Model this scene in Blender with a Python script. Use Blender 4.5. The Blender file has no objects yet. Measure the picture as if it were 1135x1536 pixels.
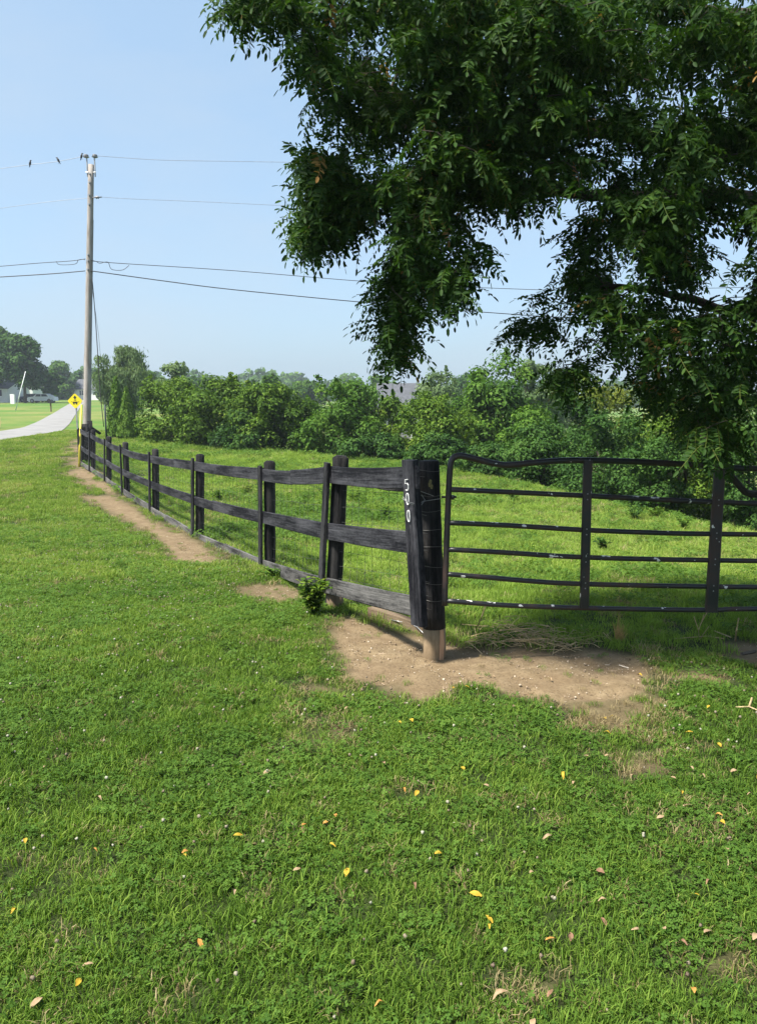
import bpy, math, random
import numpy as np
from mathutils import Vector, Matrix
R = math.radians
# ------------------------------------------------------------------ camera, sky, sun, exposure
SC = bpy.context.scene
COL = SC.collection
CAM_H, PITCH, F, CX, CY = 1.65, math.atan(168/1148), 1148.0, 567.5, 768.0
cam = bpy.data.cameras.new('camera'); camo = bpy.data.objects.new('camera', cam); COL.objects.link(camo)
cam.sensor_fit = 'VERTICAL'; cam.sensor_height = 24.0; cam.lens = 24.0*F/1536
cam.clip_start = 0.05; cam.clip_end = 6000
camo.location = (0, 0, CAM_H); camo.rotation_euler = (math.pi/2-PITCH, 0, 0)
SC.camera = camo

SUN = Vector((-0.50, -0.30, 0.95)).normalized()          # towards the sun
elev = math.asin(SUN.z); azim = math.atan2(SUN.x, SUN.y)   # clockwise from +Y
w = bpy.data.worlds.new('World'); SC.world = w; w.use_nodes = True
wn = w.node_tree.nodes; wl = w.node_tree.links
sky = wn.new('ShaderNodeTexSky'); sky.sky_type = 'NISHITA'; sky.sun_disc = False
sky.sun_elevation = elev; sky.sun_rotation = azim
sky.altitude = 250; sky.air_density = 1.0; sky.dust_density = 3.4; sky.ozone_density = 2.5
veil = wn.new('ShaderNodeMix'); veil.data_type = 'RGBA'; veil.inputs[0].default_value = .62      # even summer haze over the whole sky
veil.inputs[7].default_value = (1.68, 2.42, 3.08, 1); wl.new(sky.outputs[0], veil.inputs[6])
tcw = wn.new('ShaderNodeTexCoord'); mpw = wn.new('ShaderNodeMapping'); mpw.inputs['Scale'].default_value = (1.6, 1.6, 4.5); wl.new(tcw.outputs['Generated'], mpw.inputs[0])
nzw = wn.new('ShaderNodeTexNoise'); nzw.inputs['Scale'].default_value = 1.7; nzw.inputs['Detail'].default_value = 6; nzw.inputs['Roughness'].default_value = .55; wl.new(mpw.outputs[0], nzw.inputs['Vector'])
mrw = wn.new('ShaderNodeMapRange'); mrw.inputs[1].default_value = .42; mrw.inputs[2].default_value = .75; mrw.inputs[4].default_value = .42; wl.new(nzw.outputs[0], mrw.inputs[0])
thin = wn.new('ShaderNodeMix'); thin.data_type = 'RGBA'; thin.inputs[7].default_value = (2.25, 2.62, 3.0, 1); wl.new(mrw.outputs[0], thin.inputs[0]); wl.new(veil.outputs[2], thin.inputs[6])   # faint thin cloud
bg = wn['Background']; wl.new(thin.outputs[2], bg.inputs[0]); bg.inputs[1].default_value = 0.122
sd = bpy.data.lights.new('sun', 'SUN'); sd.energy = 4.5; sd.angle = R(7.0); sd.color = (1.0, 0.95, 0.86)
so = bpy.data.objects.new('sun', sd); COL.objects.link(so)
so.rotation_euler = SUN.to_track_quat('Z', 'Y').to_euler(); so.location = SUN*60
SC.view_settings.view_transform = 'Standard'; SC.view_settings.look = 'None'
SC.view_settings.exposure = 1.22; SC.view_settings.gamma = 1.0
SC.render.engine = 'CYCLES'
cy = SC.cycles
cy.max_bounces = 7; cy.diffuse_bounces = 3; cy.glossy_bounces = 2; cy.transmission_bounces = 4
cy.transparent_max_bounces = 6; cy.volume_bounces = 0
cy.use_denoising = True; cy.use_adaptive_sampling = False
cy.volume_step_rate = 4

rng = np.random.default_rng(7)
random.seed(7)

# ------------------------------------------------------------------ picture <-> place
cP, sP = math.cos(PITCH), math.sin(PITCH)
def ray(px, py):
    xc = (px-CX)/F; yc = -(py-CY)/F
    return np.array([xc, cP+sP*yc, -sP+cP*yc])
def at(px, py, Y):
    d = ray(px, py); t = Y/d[1]
    return np.array([d[0]*t, Y, CAM_H+d[2]*t])
def proj(x, y, z):
    x = np.asarray(x, float); y = np.asarray(y, float); z = np.asarray(z, float)-CAM_H
    dep = y*cP - z*sP; up = y*sP + z*cP
    dep = np.where(dep < .05, .05, dep)
    return CX+F*x/dep, CY-F*up/dep

# ------------------------------------------------------------------ value noise
_perm = np.random.default_rng(3).random((256, 256))
def vnoise(x, y):
    x = np.asarray(x, float); y = np.asarray(y, float)
    xi = np.floor(x).astype(int); yi = np.floor(y).astype(int); fx = x-xi; fy = y-yi
    fx = fx*fx*(3-2*fx); fy = fy*fy*(3-2*fy)
    g = lambda a, b: _perm[a & 255, b & 255]
    return (g(xi, yi)*(1-fx)+g(xi+1, yi)*fx)*(1-fy)+(g(xi, yi+1)*(1-fx)+g(xi+1, yi+1)*fx)*fy
def fbm(x, y, o=3):
    s = 0; a = .5
    for k in range(o):
        s = s+a*vnoise(x*2**k+17*k, y*2**k+31*k); a *= .5
    return s/(1-.5**o)

# ------------------------------------------------------------------ terrain
_ky = [-40, 0, 5, 6.5, 9, 12, 15, 20, 25, 37, 60, 90, 120, 160, 400, 4000]
_kz = [.15, 0, 0, -.12, -.33, -.46, -.52, -.47, -.40, -.30, -.05, .5, 1.15, 1.55, 1.58, 1.6]
_ty = np.arange(-60, 420, .25); _tz = np.interp(_ty, _ky, _kz)
_k = np.exp(-.5*(np.arange(-16, 17)*.25/1.1)**2); _k /= _k.sum()
_tz = np.convolve(np.pad(_tz, 16, mode='edge'), _k, mode='valid')
def base_z(x, y):
    z = np.interp(y, _ty, _tz)
    return z-0.035*np.clip(np.asarray(x, float)-.8, 0, 14)*np.clip((np.asarray(y, float)-4)/6, 0, 1)
def hit(px, py, fn, tmax=900):
    d = ray(px, py); t = 1.0
    while t < tmax:
        p = d*t
        if CAM_H+p[2] <= float(fn(p[0], p[1])):
            lo = t/1.01-.02; hi = t
            for _ in range(24):
                m = (lo+hi)/2; q = d*m
                if CAM_H+q[2] <= float(fn(q[0], q[1])): hi = m
                else: lo = m
            q = d*hi
            return np.array([q[0], q[1], CAM_H+q[2]])
        t = t*1.01+.02
    q = d*tmax
    return np.array([q[0], q[1], float(fn(q[0], q[1]))])
# the pasture ends at a crest with shrubs behind it
CREST = [hit(a, b, base_z) for a, b in [(212, 660), (300, 671), (450, 685), (600, 697), (700, 713), (800, 739), (900, 763), (1000, 784), (1135, 808)]]
CREST = np.array([[CREST[0][0]-9, 230], [CREST[0][0]-3.5, 75]]+[c[:2].tolist() for c in CREST]+[[14, 8], [40, 0]])
def crest_s(x, y):
    x = np.asarray(x, float); y = np.asarray(y, float)
    best = np.full(x.shape, 1e18); sg = np.zeros(x.shape)
    for a, b in zip(CREST[:-1], CREST[1:]):
        e = b-a; L = e@e
        t = np.clip(((x-a[0])*e[0]+(y-a[1])*e[1])/L, 0, 1)
        dx = x-(a[0]+t*e[0]); dy = y-(a[1]+t*e[1]); d2 = dx*dx+dy*dy
        c = e[0]*dy-e[1]*dx
        m = d2 < best-1e-9
        best = np.where(m, d2, best); sg = np.where(m, np.sign(c), sg)
    return np.sqrt(best)*sg          # > 0 beyond the crest
_fence_px = [(625, 978, 4.85), (500, 912, 6.5), (395, 850, 9.0), (290, 806, 11.8), (226, 771, 14.7), (182, 743, 17.6), (158, 722, 20.0), (137, 706, 22.5), (121, 698, 24.5)]
FENCE = np.array([at(*p)[:2] for p in _fence_px])
def fence_side(x, y):
    """> 0 on the pasture side of the fence / gate line"""
    x = np.asarray(x, float); y = np.asarray(y, float)
    fx = np.interp(y, FENCE[:, 1], FENCE[:, 0])
    left = np.where(y > FENCE[-1, 1], FENCE[-1, 0]-(y-FENCE[-1, 1])*.12, fx)
    return np.where(y < 4.86, -1.0, np.where(x > FENCE[0, 0], np.maximum(x-left, y-4.9)*0+(y-4.9), x-left))
def smooth(a, b, v):
    t = np.clip((v-a)/(b-a), 0, 1); return t*t*(3-2*t)
def terrain(x, y):
    x = np.asarray(x, float); y = np.asarray(y, float)
    z = base_z(x, y)
    s = crest_s(x, y)
    f = .25+.75*smooth(-12, 1, x)
    z = z-2.7*f*smooth(.1, 9, s)
    far = smooth(5, 40, np.hypot(x, y))
    z = z+(fbm(x*.9, y*.9)-.5)*.05*(1-.5*far)
    z = z+(fbm(x*.16+5, y*.16)-.5)*.16*smooth(9, 20, y)*(1-smooth(50, 90, y))*(fence_side(x, y) > 0)*smooth(.3, 4, fence_side(x, y))
    z = np.where(y > 170, z+(fbm(x*.008, y*.008)-.5)*.5, z)
    return z
def th(x, y): return float(terrain(x, y))
def ground(px, py): return hit(px, py, terrain)

# ------------------------------------------------------------------ dirt and dry patches (plan polygons)
def plan(poly): return np.array([hit(a, b, base_z)[:2] for a, b in poly])
DIRT = [(plan(p), k) for p, k in [
    ([(122, 744), (165, 742), (205, 757), (255, 787), (305, 822), (322, 842), (262, 844), (238, 820), (203, 797), (168, 768)], 1),
    ([(103, 664), (120, 656), (127, 690), (140, 702), (175, 735), (180, 744), (140, 731), (103, 716), (95, 712), (108, 690)], 1),
    ([(492, 928), (540, 922), (570, 945), (640, 955), (700, 965), (800, 972), (900, 974), (962, 984), (980, 1005), (965, 1040), (905, 1052), (830, 1052), (760, 1038), (690, 1028), (662, 1036), (600, 1042), (585, 1018), (520, 1017), (503, 985), (488, 958)], 1),
    ([(820, 1045), (972, 1030), (1000, 1062), (960, 1095), (880, 1085)], .62),
    ([(375, 876), (445, 879), (462, 893), (420, 902), (378, 888)], .8),
    ([(1000, 1003), (1078, 1008), (1085, 1022), (1008, 1022)], .9),
    ([(1075, 962), (1230, 955), (1240, 1000), (1100, 992)], .95),
    ([(470, 1026), (512, 1029), (512, 1041), (475, 1041)], .8),
    ([(486, 1083), (526, 1088), (521, 1102), (488, 1098)], .7),
    ([(478, 1106), (512, 1108), (507, 1124), (478, 1120)], .7),
    ([(930, 1135), (1000, 1130), (1015, 1165), (940, 1160)], .5),
    ([(770, 1470), (830, 1462), (842, 1490), (775, 1500)], .5),
    ([(1035, 1425), (1110, 1432), (1105, 1455), (1040, 1450)], .45)]]
DRY = [(plan(p), k) for p, k in [
    ([(800, 1025), (1010, 1020), (1040, 1090), (960, 1130), (830, 1095)], .9),
    ([(900, 1095), (1060, 1120), (1080, 1180), (930, 1170)], .6),
    ([(980, 1210), (1100, 1200), (1110, 1260), (990, 1270)], .7),
    ([(755, 1455), (860, 1450), (860, 1510), (760, 1515)], .8),
    ([(60, 1500), (170, 1490), (180, 1536), (50, 1536)], .6),
    ([(420, 1060), (540, 1070), (540, 1140), (430, 1130)], .4)]]
def poly_sd(x, y, P):
    inside = np.zeros(x.shape, bool); best = np.full(x.shape, 1e18)
    n = len(P)
    for i in range(n):
        a = P[i]; b = P[(i+1) % n]; e = b-a
        t = np.clip(((x-a[0])*e[0]+(y-a[1])*e[1])/(e@e+1e-12), 0, 1)
        best = np.minimum(best, (x-a[0]-t*e[0])**2+(y-a[1]-t*e[1])**2)
        c = ((a[1] > y) != (b[1] > y)) & (x < (b[0]-a[0])*(y-a[1])/(b[1]-a[1]+1e-12)+a[0])
        inside ^= c
    return np.where(inside, 1, -1)*np.sqrt(best)
def patch(x, y, polys, soft=.09, jit=.28):
    x = np.asarray(x, float); y = np.asarray(y, float)
    v = np.zeros(x.shape)
    sc = np.clip(y/5, .6, 4)
    n = (fbm(x*3.1/sc, y*3.1/sc, 4)-.5)*jit*sc
    for P, k in polys:
        m = (np.abs(x-P[:, 0].mean()) < np.ptp(P[:, 0])/2+2) & (np.abs(y-P[:, 1].mean()) < np.ptp(P[:, 1])/2+2)
        if m.any():
            sd_ = poly_sd(x[m], y[m], P)+n[m]
            v[m] = np.maximum(v[m], k*smooth(-soft, soft, sd_/np.sqrt(sc[m])))
    return v

# ------------------------------------------------------------------ mesh building helpers
class MB:
    def __init__(s): s.v = []; s.f = []; s.bc = []; s.mi = []
    def add(s, vs, fs, bc=None, mi=0):
        o = len(s.v); s.v += [tuple(map(float, p)) for p in vs]; s.f += [tuple(i+o for i in f) for f in fs]
        s.bc += [tuple(map(float, p)) for p in (bc if bc is not None else vs)]; s.mi += [mi]*len(fs)
    def box(s, c, sx, sy, sz, M=None, mi=0):
        vs = [Vector((x*sx/2, y*sy/2, z*sz/2)) for x in (-1, 1) for y in (-1, 1) for z in (-1, 1)]
        bc = [v.copy() for v in vs]
        if M is not None: vs = [M @ v for v in vs]
        vs = [v+Vector(c) for v in vs]
        s.add(vs, [(0, 1, 3, 2), (4, 6, 7, 5), (0, 4, 5, 1), (2, 3, 7, 6), (0, 2, 6, 4), (1, 5, 7, 3)], bc, mi)
    def tube(s, pts, rad, n=8, cap=True, mi=0, squash=1.0, jit=0.0):
        pts = [Vector(p) for p in pts]
        if not hasattr(rad, '__len__'): rad = [rad]*len(pts)
        vs = []; bc = []; L = 0
        ref = Vector((0, 0, 1)) if abs((pts[-1]-pts[0]).normalized().z) < .9 else Vector((1, 0, 0))
        for i, p in enumerate(pts):
            d = (pts[min(i+1, len(pts)-1)]-pts[max(i-1, 0)]).normalized()
            u = d.cross(ref)
            if u.length < 1e-4: u = d.orthogonal()
            u.normalize(); v = u.cross(d)
            if i: L += (p-pts[i-1]).length
            for k in range(n):
                a = 2*math.pi*k/n; r = rad[i]*(1+random.uniform(-jit, jit))
                vs.append(p+u*math.cos(a)*r*squash+v*math.sin(a)*r); bc.append((L, rad[i]*math.cos(a), rad[i]*math.sin(a)))
        fs = [(i*n+k, i*n+(k+1) % n, (i+1)*n+(k+1) % n, (i+1)*n+k) for i in range(len(pts)-1) for k in range(n)]
        if cap: fs += [tuple(range(n))[::-1], tuple(range((len(pts)-1)*n, len(pts)*n))]
        s.add(vs, fs, bc, mi)
    def board(s, pts, wide, thick, face, mi=0, jit=.002, ch=.004):
        """plank along pts; face = outward normal of the broad face"""
        pts = [Vector(p) for p in pts]; vs = []; bc = []; L = 0
        for i, p in enumerate(pts):
            d = (pts[min(i+1, len(pts)-1)]-pts[max(i-1, 0)]).normalized()
            nrm = (Vector(face)-d*d.dot(Vector(face))).normalized(); up = d.cross(nrm).normalized()
            if i: L += (p-pts[i-1]).length
            w2, t2 = wide/2, thick/2
            for (a, b) in ((-w2+ch, -t2), (w2-ch, -t2), (w2, -t2+ch), (w2, t2-ch), (w2-ch, t2), (-w2+ch, t2), (-w2, t2-ch), (-w2, -t2+ch)):
                vs.append(p+up*(a+random.uniform(-jit, jit))+nrm*(b+random.uniform(-jit, jit)*.5)); bc.append((L, a, b))
        n = 8
        fs = [(i*n+k, i*n+(k+1) % n, (i+1)*n+(k+1) % n, (i+1)*n+k) for i in range(len(pts)-1) for k in range(n)]
        fs += [tuple(range(n))[::-1], tuple(range((len(pts)-1)*n, len(pts)*n))]
        s.add(vs, fs, bc, mi)
    def mesh(s, name, mats, smooth_=False):
        m = bpy.data.meshes.new(name); m.from_pydata(s.v, [], s.f); m.update()
        a = m.attributes.new('bc', 'FLOAT_VECTOR', 'POINT'); a.data.foreach_set('vector', np.array(s.bc, 'f').ravel())
        for mt in (mats if isinstance(mats, (list, tuple)) else [mats]): m.materials.append(mt)
        m.polygons.foreach_set('material_index', np.array(s.mi, 'i'))
        if smooth_: m.polygons.foreach_set('use_smooth', np.ones(len(m.polygons), bool))
        return m
    def build(s, name, mats, parent=None, smooth_=False):
        return link(name, s.mesh(name, mats, smooth_), parent)
def link(name, data, parent=None):
    o = bpy.data.objects.new(name, data); COL.objects.link(o)
    if parent is not None:
        o.parent = parent
        o.matrix_parent_inverse = Matrix.Translation(parent.location).inverted() if parent.parent is None else Matrix.Identity(4)
    return o
def tag(o, label=None, cat=None, group=None, kind=None):
    for k, v in (('label', label), ('category', cat), ('group', group), ('kind', kind)):
        if v: o[k] = v
    return o
def empty(name, loc, label, cat, group=None):
    o = bpy.data.objects.new(name, None); COL.objects.link(o); o.location = Vector([float(c) for c in loc]); o.empty_display_size = .2
    return tag(o, label, cat, group)
def np_mesh(name, V, Fq, mat, tint=None, smooth_=False, tris=None):
    """V (n,3), Fq (m,4) quads"""
    m = bpy.data.meshes.new(name)
    V = np.asarray(V, 'f'); Fq = np.asarray(Fq, 'i'); k = Fq.shape[1]
    m.vertices.add(len(V)); m.vertices.foreach_set('co', V.ravel())
    m.loops.add(Fq.size); m.loops.foreach_set('vertex_index', Fq.ravel())
    m.polygons.add(len(Fq)); m.polygons.foreach_set('loop_start', np.arange(len(Fq), dtype='i')*k)
    try: m.polygons.foreach_set('loop_total', np.full(len(Fq), k, 'i'))
    except Exception: pass
    m.update(calc_edges=True); m.validate()
    if tint is not None:
        a = m.attributes.new('tint', 'FLOAT', 'FACE'); a.data.foreach_set('value', np.asarray(tint, 'f'))
    if smooth_: m.polygons.foreach_set('use_smooth', np.ones(len(Fq), bool))
    for mt in (mat if isinstance(mat, (list, tuple)) else [mat]): m.materials.append(mt)
    return m

# ------------------------------------------------------------------ materials
def mat(name):
    m = bpy.data.materials.new(name); m.use_nodes = True
    nt = m.node_tree; b = nt.nodes['Principled BSDF']
    return m, nt, b
def N(nt, t, **kw):
    n = nt.nodes.new(t)
    for k, v in kw.items(): setattr(n, k, v)
    return n
def ramp(nt, src, stops):
    r = nt.nodes.new('ShaderNodeValToRGB'); e = r.color_ramp.elements
    while len(e) > 1: e.remove(e[-1])
    for i, (p, c) in enumerate(stops):
        x = e[0] if i == 0 else e.new(p)
        x.position = p; x.color = (*c, 1) if len(c) == 3 else c
    nt.links.new(src, r.inputs[0]); return r.outputs[0]
def mix(nt, fac, a, b, mode='MIX'):
    m = nt.nodes.new('ShaderNodeMix'); m.data_type = 'RGBA'; m.blend_type = mode
    for sk, v in ((m.inputs[0], fac), (m.inputs[6], a), (m.inputs[7], b)):
        if isinstance(v, (int, float)): sk.default_value = v
        elif isinstance(v, tuple): sk.default_value = (*v, 1)
        else: nt.links.new(v, sk)
    return m.outputs[2]
def mul(nt, a, b, op='MULTIPLY'):
    m = nt.nodes.new('ShaderNodeMath'); m.operation = op
    for sk, v in ((m.inputs[0], a), (m.inputs[1], b)):
        if isinstance(v, (int, float)): sk.default_value = v
        else: nt.links.new(v, sk)
    return m.outputs[0]
def noise(nt, vec, scale, detail=4, rough=.55, mapping=None):
    n = nt.nodes.new('ShaderNodeTexNoise'); n.inputs['Scale'].default_value = scale
    n.inputs['Detail'].default_value = detail; n.inputs['Roughness'].default_value = rough
    if mapping is not None:
        mp = nt.nodes.new('ShaderNodeMapping'); mp.inputs['Scale'].default_value = mapping
        nt.links.new(vec, mp.inputs[0]); vec = mp.outputs[0]
    nt.links.new(vec, n.inputs['Vector']); return n.outputs[0]
def attr(nt, name, out='Fac', typ='GEOMETRY'):
    a = nt.nodes.new('ShaderNodeAttribute'); a.attribute_name = name; a.attribute_type = typ; return a.outputs[out]
def bump(nt, b, h, strength=.4, dist=.01):
    n = nt.nodes.new('ShaderNodeBump'); n.inputs['Strength'].default_value = strength; n.inputs['Distance'].default_value = dist
    nt.links.new(h, n.inputs['Height']); nt.links.new(n.outputs[0], b.inputs['Normal'])
def leafy(name, stops, kind='FACE', transl=.35, rough=.65, big=(.5, .25), spec=.12, tcol=(1.15, 1.2, .55)):
    """leaf material: colour varies with a tint attribute and slowly over the place; light passes through thin leaves"""
    m, nt, b = mat(name)
    t = attr(nt, 'tint', 'Fac', 'INSTANCER' if kind == 'INST' else 'GEOMETRY')
    geo = nt.nodes.new('ShaderNodeNewGeometry')
    if kind == 'INST':
        t2 = attr(nt, 'tint')
        t = mul(nt, mul(nt, t, .5), mul(nt, t2, .5), 'ADD')
    nz = noise(nt, geo.outputs['Position'], big[0], 3)
    f = mul(nt, t, mul(nt, mul(nt, nz, .5, 'SUBTRACT'), big[1]*2), 'ADD')
    c = ramp(nt, f, stops)
    nt.links.new(c, b.inputs['Base Color']); b.inputs['Roughness'].default_value = rough
    b.inputs['Specular IOR Level'].default_value = spec
    tr = nt.nodes.new('ShaderNodeBsdfTranslucent')
    nt.links.new(mix(nt, 1.0, c, tcol, 'MULTIPLY'), tr.inputs[0])
    mx = nt.nodes.new('ShaderNodeMixShader'); mx.inputs[0].default_value = transl
    nt.links.new(b.outputs[0], mx.inputs[1]); nt.links.new(tr.outputs[0], mx.inputs[2])
    nt.links.new(mx.outputs[0], nt.nodes['Material Output'].inputs[0])
    return m
def wood_painted(name, dark, worn, amount, rough=.75, lowedge=None):
    """weathered black paint on sawn timber: streaks run along the board ('bc' = along, across, through)"""
    m, nt, b = mat(name)
    v = attr(nt, 'bc', 'Vector'); oi = nt.nodes.new('ShaderNodeObjectInfo')
    va = nt.nodes.new('ShaderNodeVectorMath'); va.operation = 'ADD'
    sc_ = nt.nodes.new('ShaderNodeVectorMath'); sc_.operation = 'SCALE'; sc_.inputs[0].default_value = (37, 11, 23)
    nt.links.new(oi.outputs['Random'], sc_.inputs['Scale']); nt.links.new(v, va.inputs[0]); nt.links.new(sc_.outputs[0], va.inputs[1])
    v = va.outputs[0]
    g = noise(nt, v, 1, 6, .65, (2.2, 75, 75)); g2 = noise(nt, v, 1, 3, .5, (1.6, 9, 9)); g3 = noise(nt, v, 1, 4, .7, (22, 60, 60))
    k = mul(nt, mul(nt, g, .42), mul(nt, g2, .55), 'ADD')
    k = mul(nt, k, mul(nt, g3, .30), 'ADD')
    f = ramp(nt, k, [(.62-amount*.22, (0, 0, 0)), (.78-amount*.1, (1, 1, 1))])
    c = mix(nt, f, dark, worn)
    nt.links.new(c, b.inputs['Base Color']); b.inputs['Roughness'].default_value = rough
    b.inputs['Specular IOR Level'].default_value = .12
    bump(nt, b, g, .9, .006)
    return m
def plain(name, col, rough=.6, metal=0.0, var=.25, scale=6.0, spec=.5):
    m, nt, b = mat(name)
    tc = nt.nodes.new('ShaderNodeTexCoord')
    nz = noise(nt, tc.outputs['Object'], scale, 5, .6)
    lo = tuple(max(0, c*(1-var)) for c in col); hi = tuple(min(1, c*(1+var)) for c in col)
    nt.links.new(ramp(nt, nz, [(.3, lo), (.7, hi)]), b.inputs['Base Color'])
    b.inputs['Roughness'].default_value = rough; b.inputs['Metallic'].default_value = metal; b.inputs['Specular IOR Level'].default_value = spec
    return m
M = {}
M['board'] = wood_painted('board_paint', (.007, .007, .010), (.062, .062, .070), .30)
M['board_low'] = wood_painted('board_paint_worn', (.018, .018, .019), (.15, .145, .14), .50)  # lowest boards: worn paint, made paler to paint in the strong light on them
M['batten'] = wood_painted('batten_paint', (.006, .006, .008), (.055, .054, .056), .26)
M['post'] = wood_painted('post_paint', (.007, .007, .008), (.040, .038, .037), .34, .8)
M['bare'] = wood_painted('bare_wood', (.15, .105, .062), (.27, .20, .125), .6)
M['brown'] = wood_painted('brown_timber', (.10, .07, .045), (.20, .15, .10), .5)
M['pole'] = wood_painted('pole_wood', (.20, .17, .14), (.36, .33, .30), .65)
M['bark'] = wood_painted('locust_bark', (.035, .028, .022), (.10, .085, .07), .5, .9)
M['bark_bg'] = plain('tree_bark', (.07, .055, .042), .9, var=.4)
M['wire'] = plain('galvanised_wire', (.34, .34, .34), .45, .6)
M['mesh_wire'] = plain('old_fence_wire', (.10, .10, .095), .6, .4)
M['cable'] = plain('black_cable', (.03, .028, .03), .6)
M['conductor'] = plain('bare_conductor', (.30, .32, .35), .5, .3)
M['yellow'] = plain('sign_yellow', (.83, .66, .01), .35, var=.05)
M['guard'] = plain('guard_yellow', (.72, .60, .07), .5, var=.15)
M['black'] = plain('black_paint', (.012, .012, .012), .5)
M['white'] = plain('white_paint', (.78, .78, .76), .6, var=.08)
M['chalk'] = plain('chalky_numeral_paint', (.72, .72, .70), .8, var=.15, scale=60)
M['steel'] = plain('galvanised_steel', (.33, .34, .35), .5, .5)
M['siding'] = plain('white_siding', (.70, .70, .68), .7, var=.06)
M['roof'] = plain('grey_shingles', (.075, .08, .092), .85, var=.25, scale=3)
M['siding_grey'] = plain('grey_siding', (.20, .20, .205), .7, var=.08)
M['glass'] = plain('dark_glass', (.03, .035, .04), .1, var=.1)
M['concrete'] = plain('insulator_grey', (.22, .22, .23), .4)
# gate paint: black enamel with chips and rust
m, nt, b = mat('gate_enamel'); v = attr(nt, 'bc', 'Vector')
oi = nt.nodes.new('ShaderNodeObjectInfo'); sc_ = nt.nodes.new('ShaderNodeVectorMath'); sc_.operation = 'SCALE'; sc_.inputs[0].default_value = (9, 5, 3)
nt.links.new(oi.outputs['Random'], sc_.inputs['Scale']); va = nt.nodes.new('ShaderNodeVectorMath'); nt.links.new(v, va.inputs[0]); nt.links.new(sc_.outputs[0], va.inputs[1])
rust = ramp(nt, noise(nt, va.outputs[0], 5, 6, .7), [(.46, (0, 0, 0)), (.66, (1, 1, 1))])
c = mix(nt, mul(nt, rust, .75), (.012, .012, .014), (.055, .028, .02))
chip = ramp(nt, noise(nt, va.outputs[0], 16, 2, .5, (1, 1.6, 1.6)), [(.69, (0, 0, 0)), (.705, (1, 1, 1))])
c = mix(nt, chip, c, (.62, .61, .58))
nt.links.new(c, b.inputs['Base Color'])
nt.links.new(ramp(nt, rust, [(0, (.38, .38, .38)), (1, (.75, .75, .75))]), b.inputs['Roughness'])
M['gate'] = m
# ground: soil, dirt and a low green thatch under the blades
m, nt, b = mat('ground_soil_and_turf'); geo = nt.nodes.new('ShaderNodeNewGeometry'); p = geo.outputs['Position']
dn = noise(nt, p, 9, 8, .68); dn2 = noise(nt, p, 60, 5, .6); dn3 = noise(nt, p, 1.3, 4, .6)
dirt = mix(nt, ramp(nt, dn, [(.30, (0, 0, 0)), (.72, (1, 1, 1))]), (.135, .096, .053), (.265, .202, .122))
dirt = mix(nt, ramp(nt, dn2, [(.32, (1, 1, 1)), (.46, (0, 0, 0))]), dirt, (.085, .060, .036))
dirt = mix(nt, ramp(nt, noise(nt, p, 2.3, 4, .6), [(.38, (0, 0, 0)), (.6, (.55, .55, .55))]), dirt, (.15, .105, .062))
turf = mix(nt, ramp(nt, dn3, [(.3, (0, 0, 0)), (.7, (1, 1, 1))]), (.026, .040, .011), (.048, .064, .018))
turf = mix(nt, ramp(nt, dn, [(.35, (1, 1, 1)), (.65, (0, 0, 0))]), turf, (.018, .026, .009))
far = mix(nt, ramp(nt, noise(nt, p, .09, 5, .6), [(.42, (0, 0, 0)), (.62, (1, 1, 1))]), (.085, .165, .028), (.19, .20, .06))
far = mix(nt, ramp(nt, noise(nt, p, 1.1, 6, .7), [(.35, (.35, .35, .35)), (.65, (0, 0, 0))]), far, (.05, .095, .02))
turf = mix(nt, attr(nt, 'far'), turf, far)
c = mix(nt, attr(nt, 'dirt'), turf, dirt)
nt.links.new(c, b.inputs['Base Color']); b.inputs['Roughness'].default_value = .95; b.inputs['Specular IOR Level'].default_value = .1
bump(nt, b, mul(nt, dn, mul(nt, dn2, .5), 'ADD'), .8, .02)
M['ground'] = m
m, nt, b = mat('pale_asphalt'); geo = nt.nodes.new('ShaderNodeNewGeometry')
c = ramp(nt, noise(nt, geo.outputs['Position'], .8, 8, .7), [(.3, (.17, .165, .16)), (.7, (.25, .245, .235))])
nt.links.new(c, b.inputs['Base Color']); b.inputs['Roughness'].default_value = .9; M['road'] = m

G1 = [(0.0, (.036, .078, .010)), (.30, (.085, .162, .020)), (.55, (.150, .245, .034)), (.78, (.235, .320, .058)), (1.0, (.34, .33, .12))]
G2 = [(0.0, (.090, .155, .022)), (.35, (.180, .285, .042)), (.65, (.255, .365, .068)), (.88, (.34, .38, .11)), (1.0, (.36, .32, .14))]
GC = [(0.0, (.034, .080, .010)), (.5, (.075, .150, .022)), (1.0, (.135, .225, .036))]
M['lawn'] = leafy('lawn_blades', G1, 'INST', .36, .65, (.45, .34), .10)
M['pasture'] = leafy('pasture_blades', G2, 'INST', .42, .65, (.30, .38), .08)
M['clover'] = leafy('clover_leaves', GC, 'INST', .32, .65, (.6, .3), .10)
M['dryblade'] = leafy('dry_blades', [(0, (.16, .12, .05)), (.5, (.30, .24, .12)), (1, (.45, .38, .22))], 'INST', .25, .7, (.7, .1), .2, (1, .9, .7))
M['straw'] = plain('dry_straw', (.36, .27, .14), .8, var=.35, scale=30)

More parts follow.
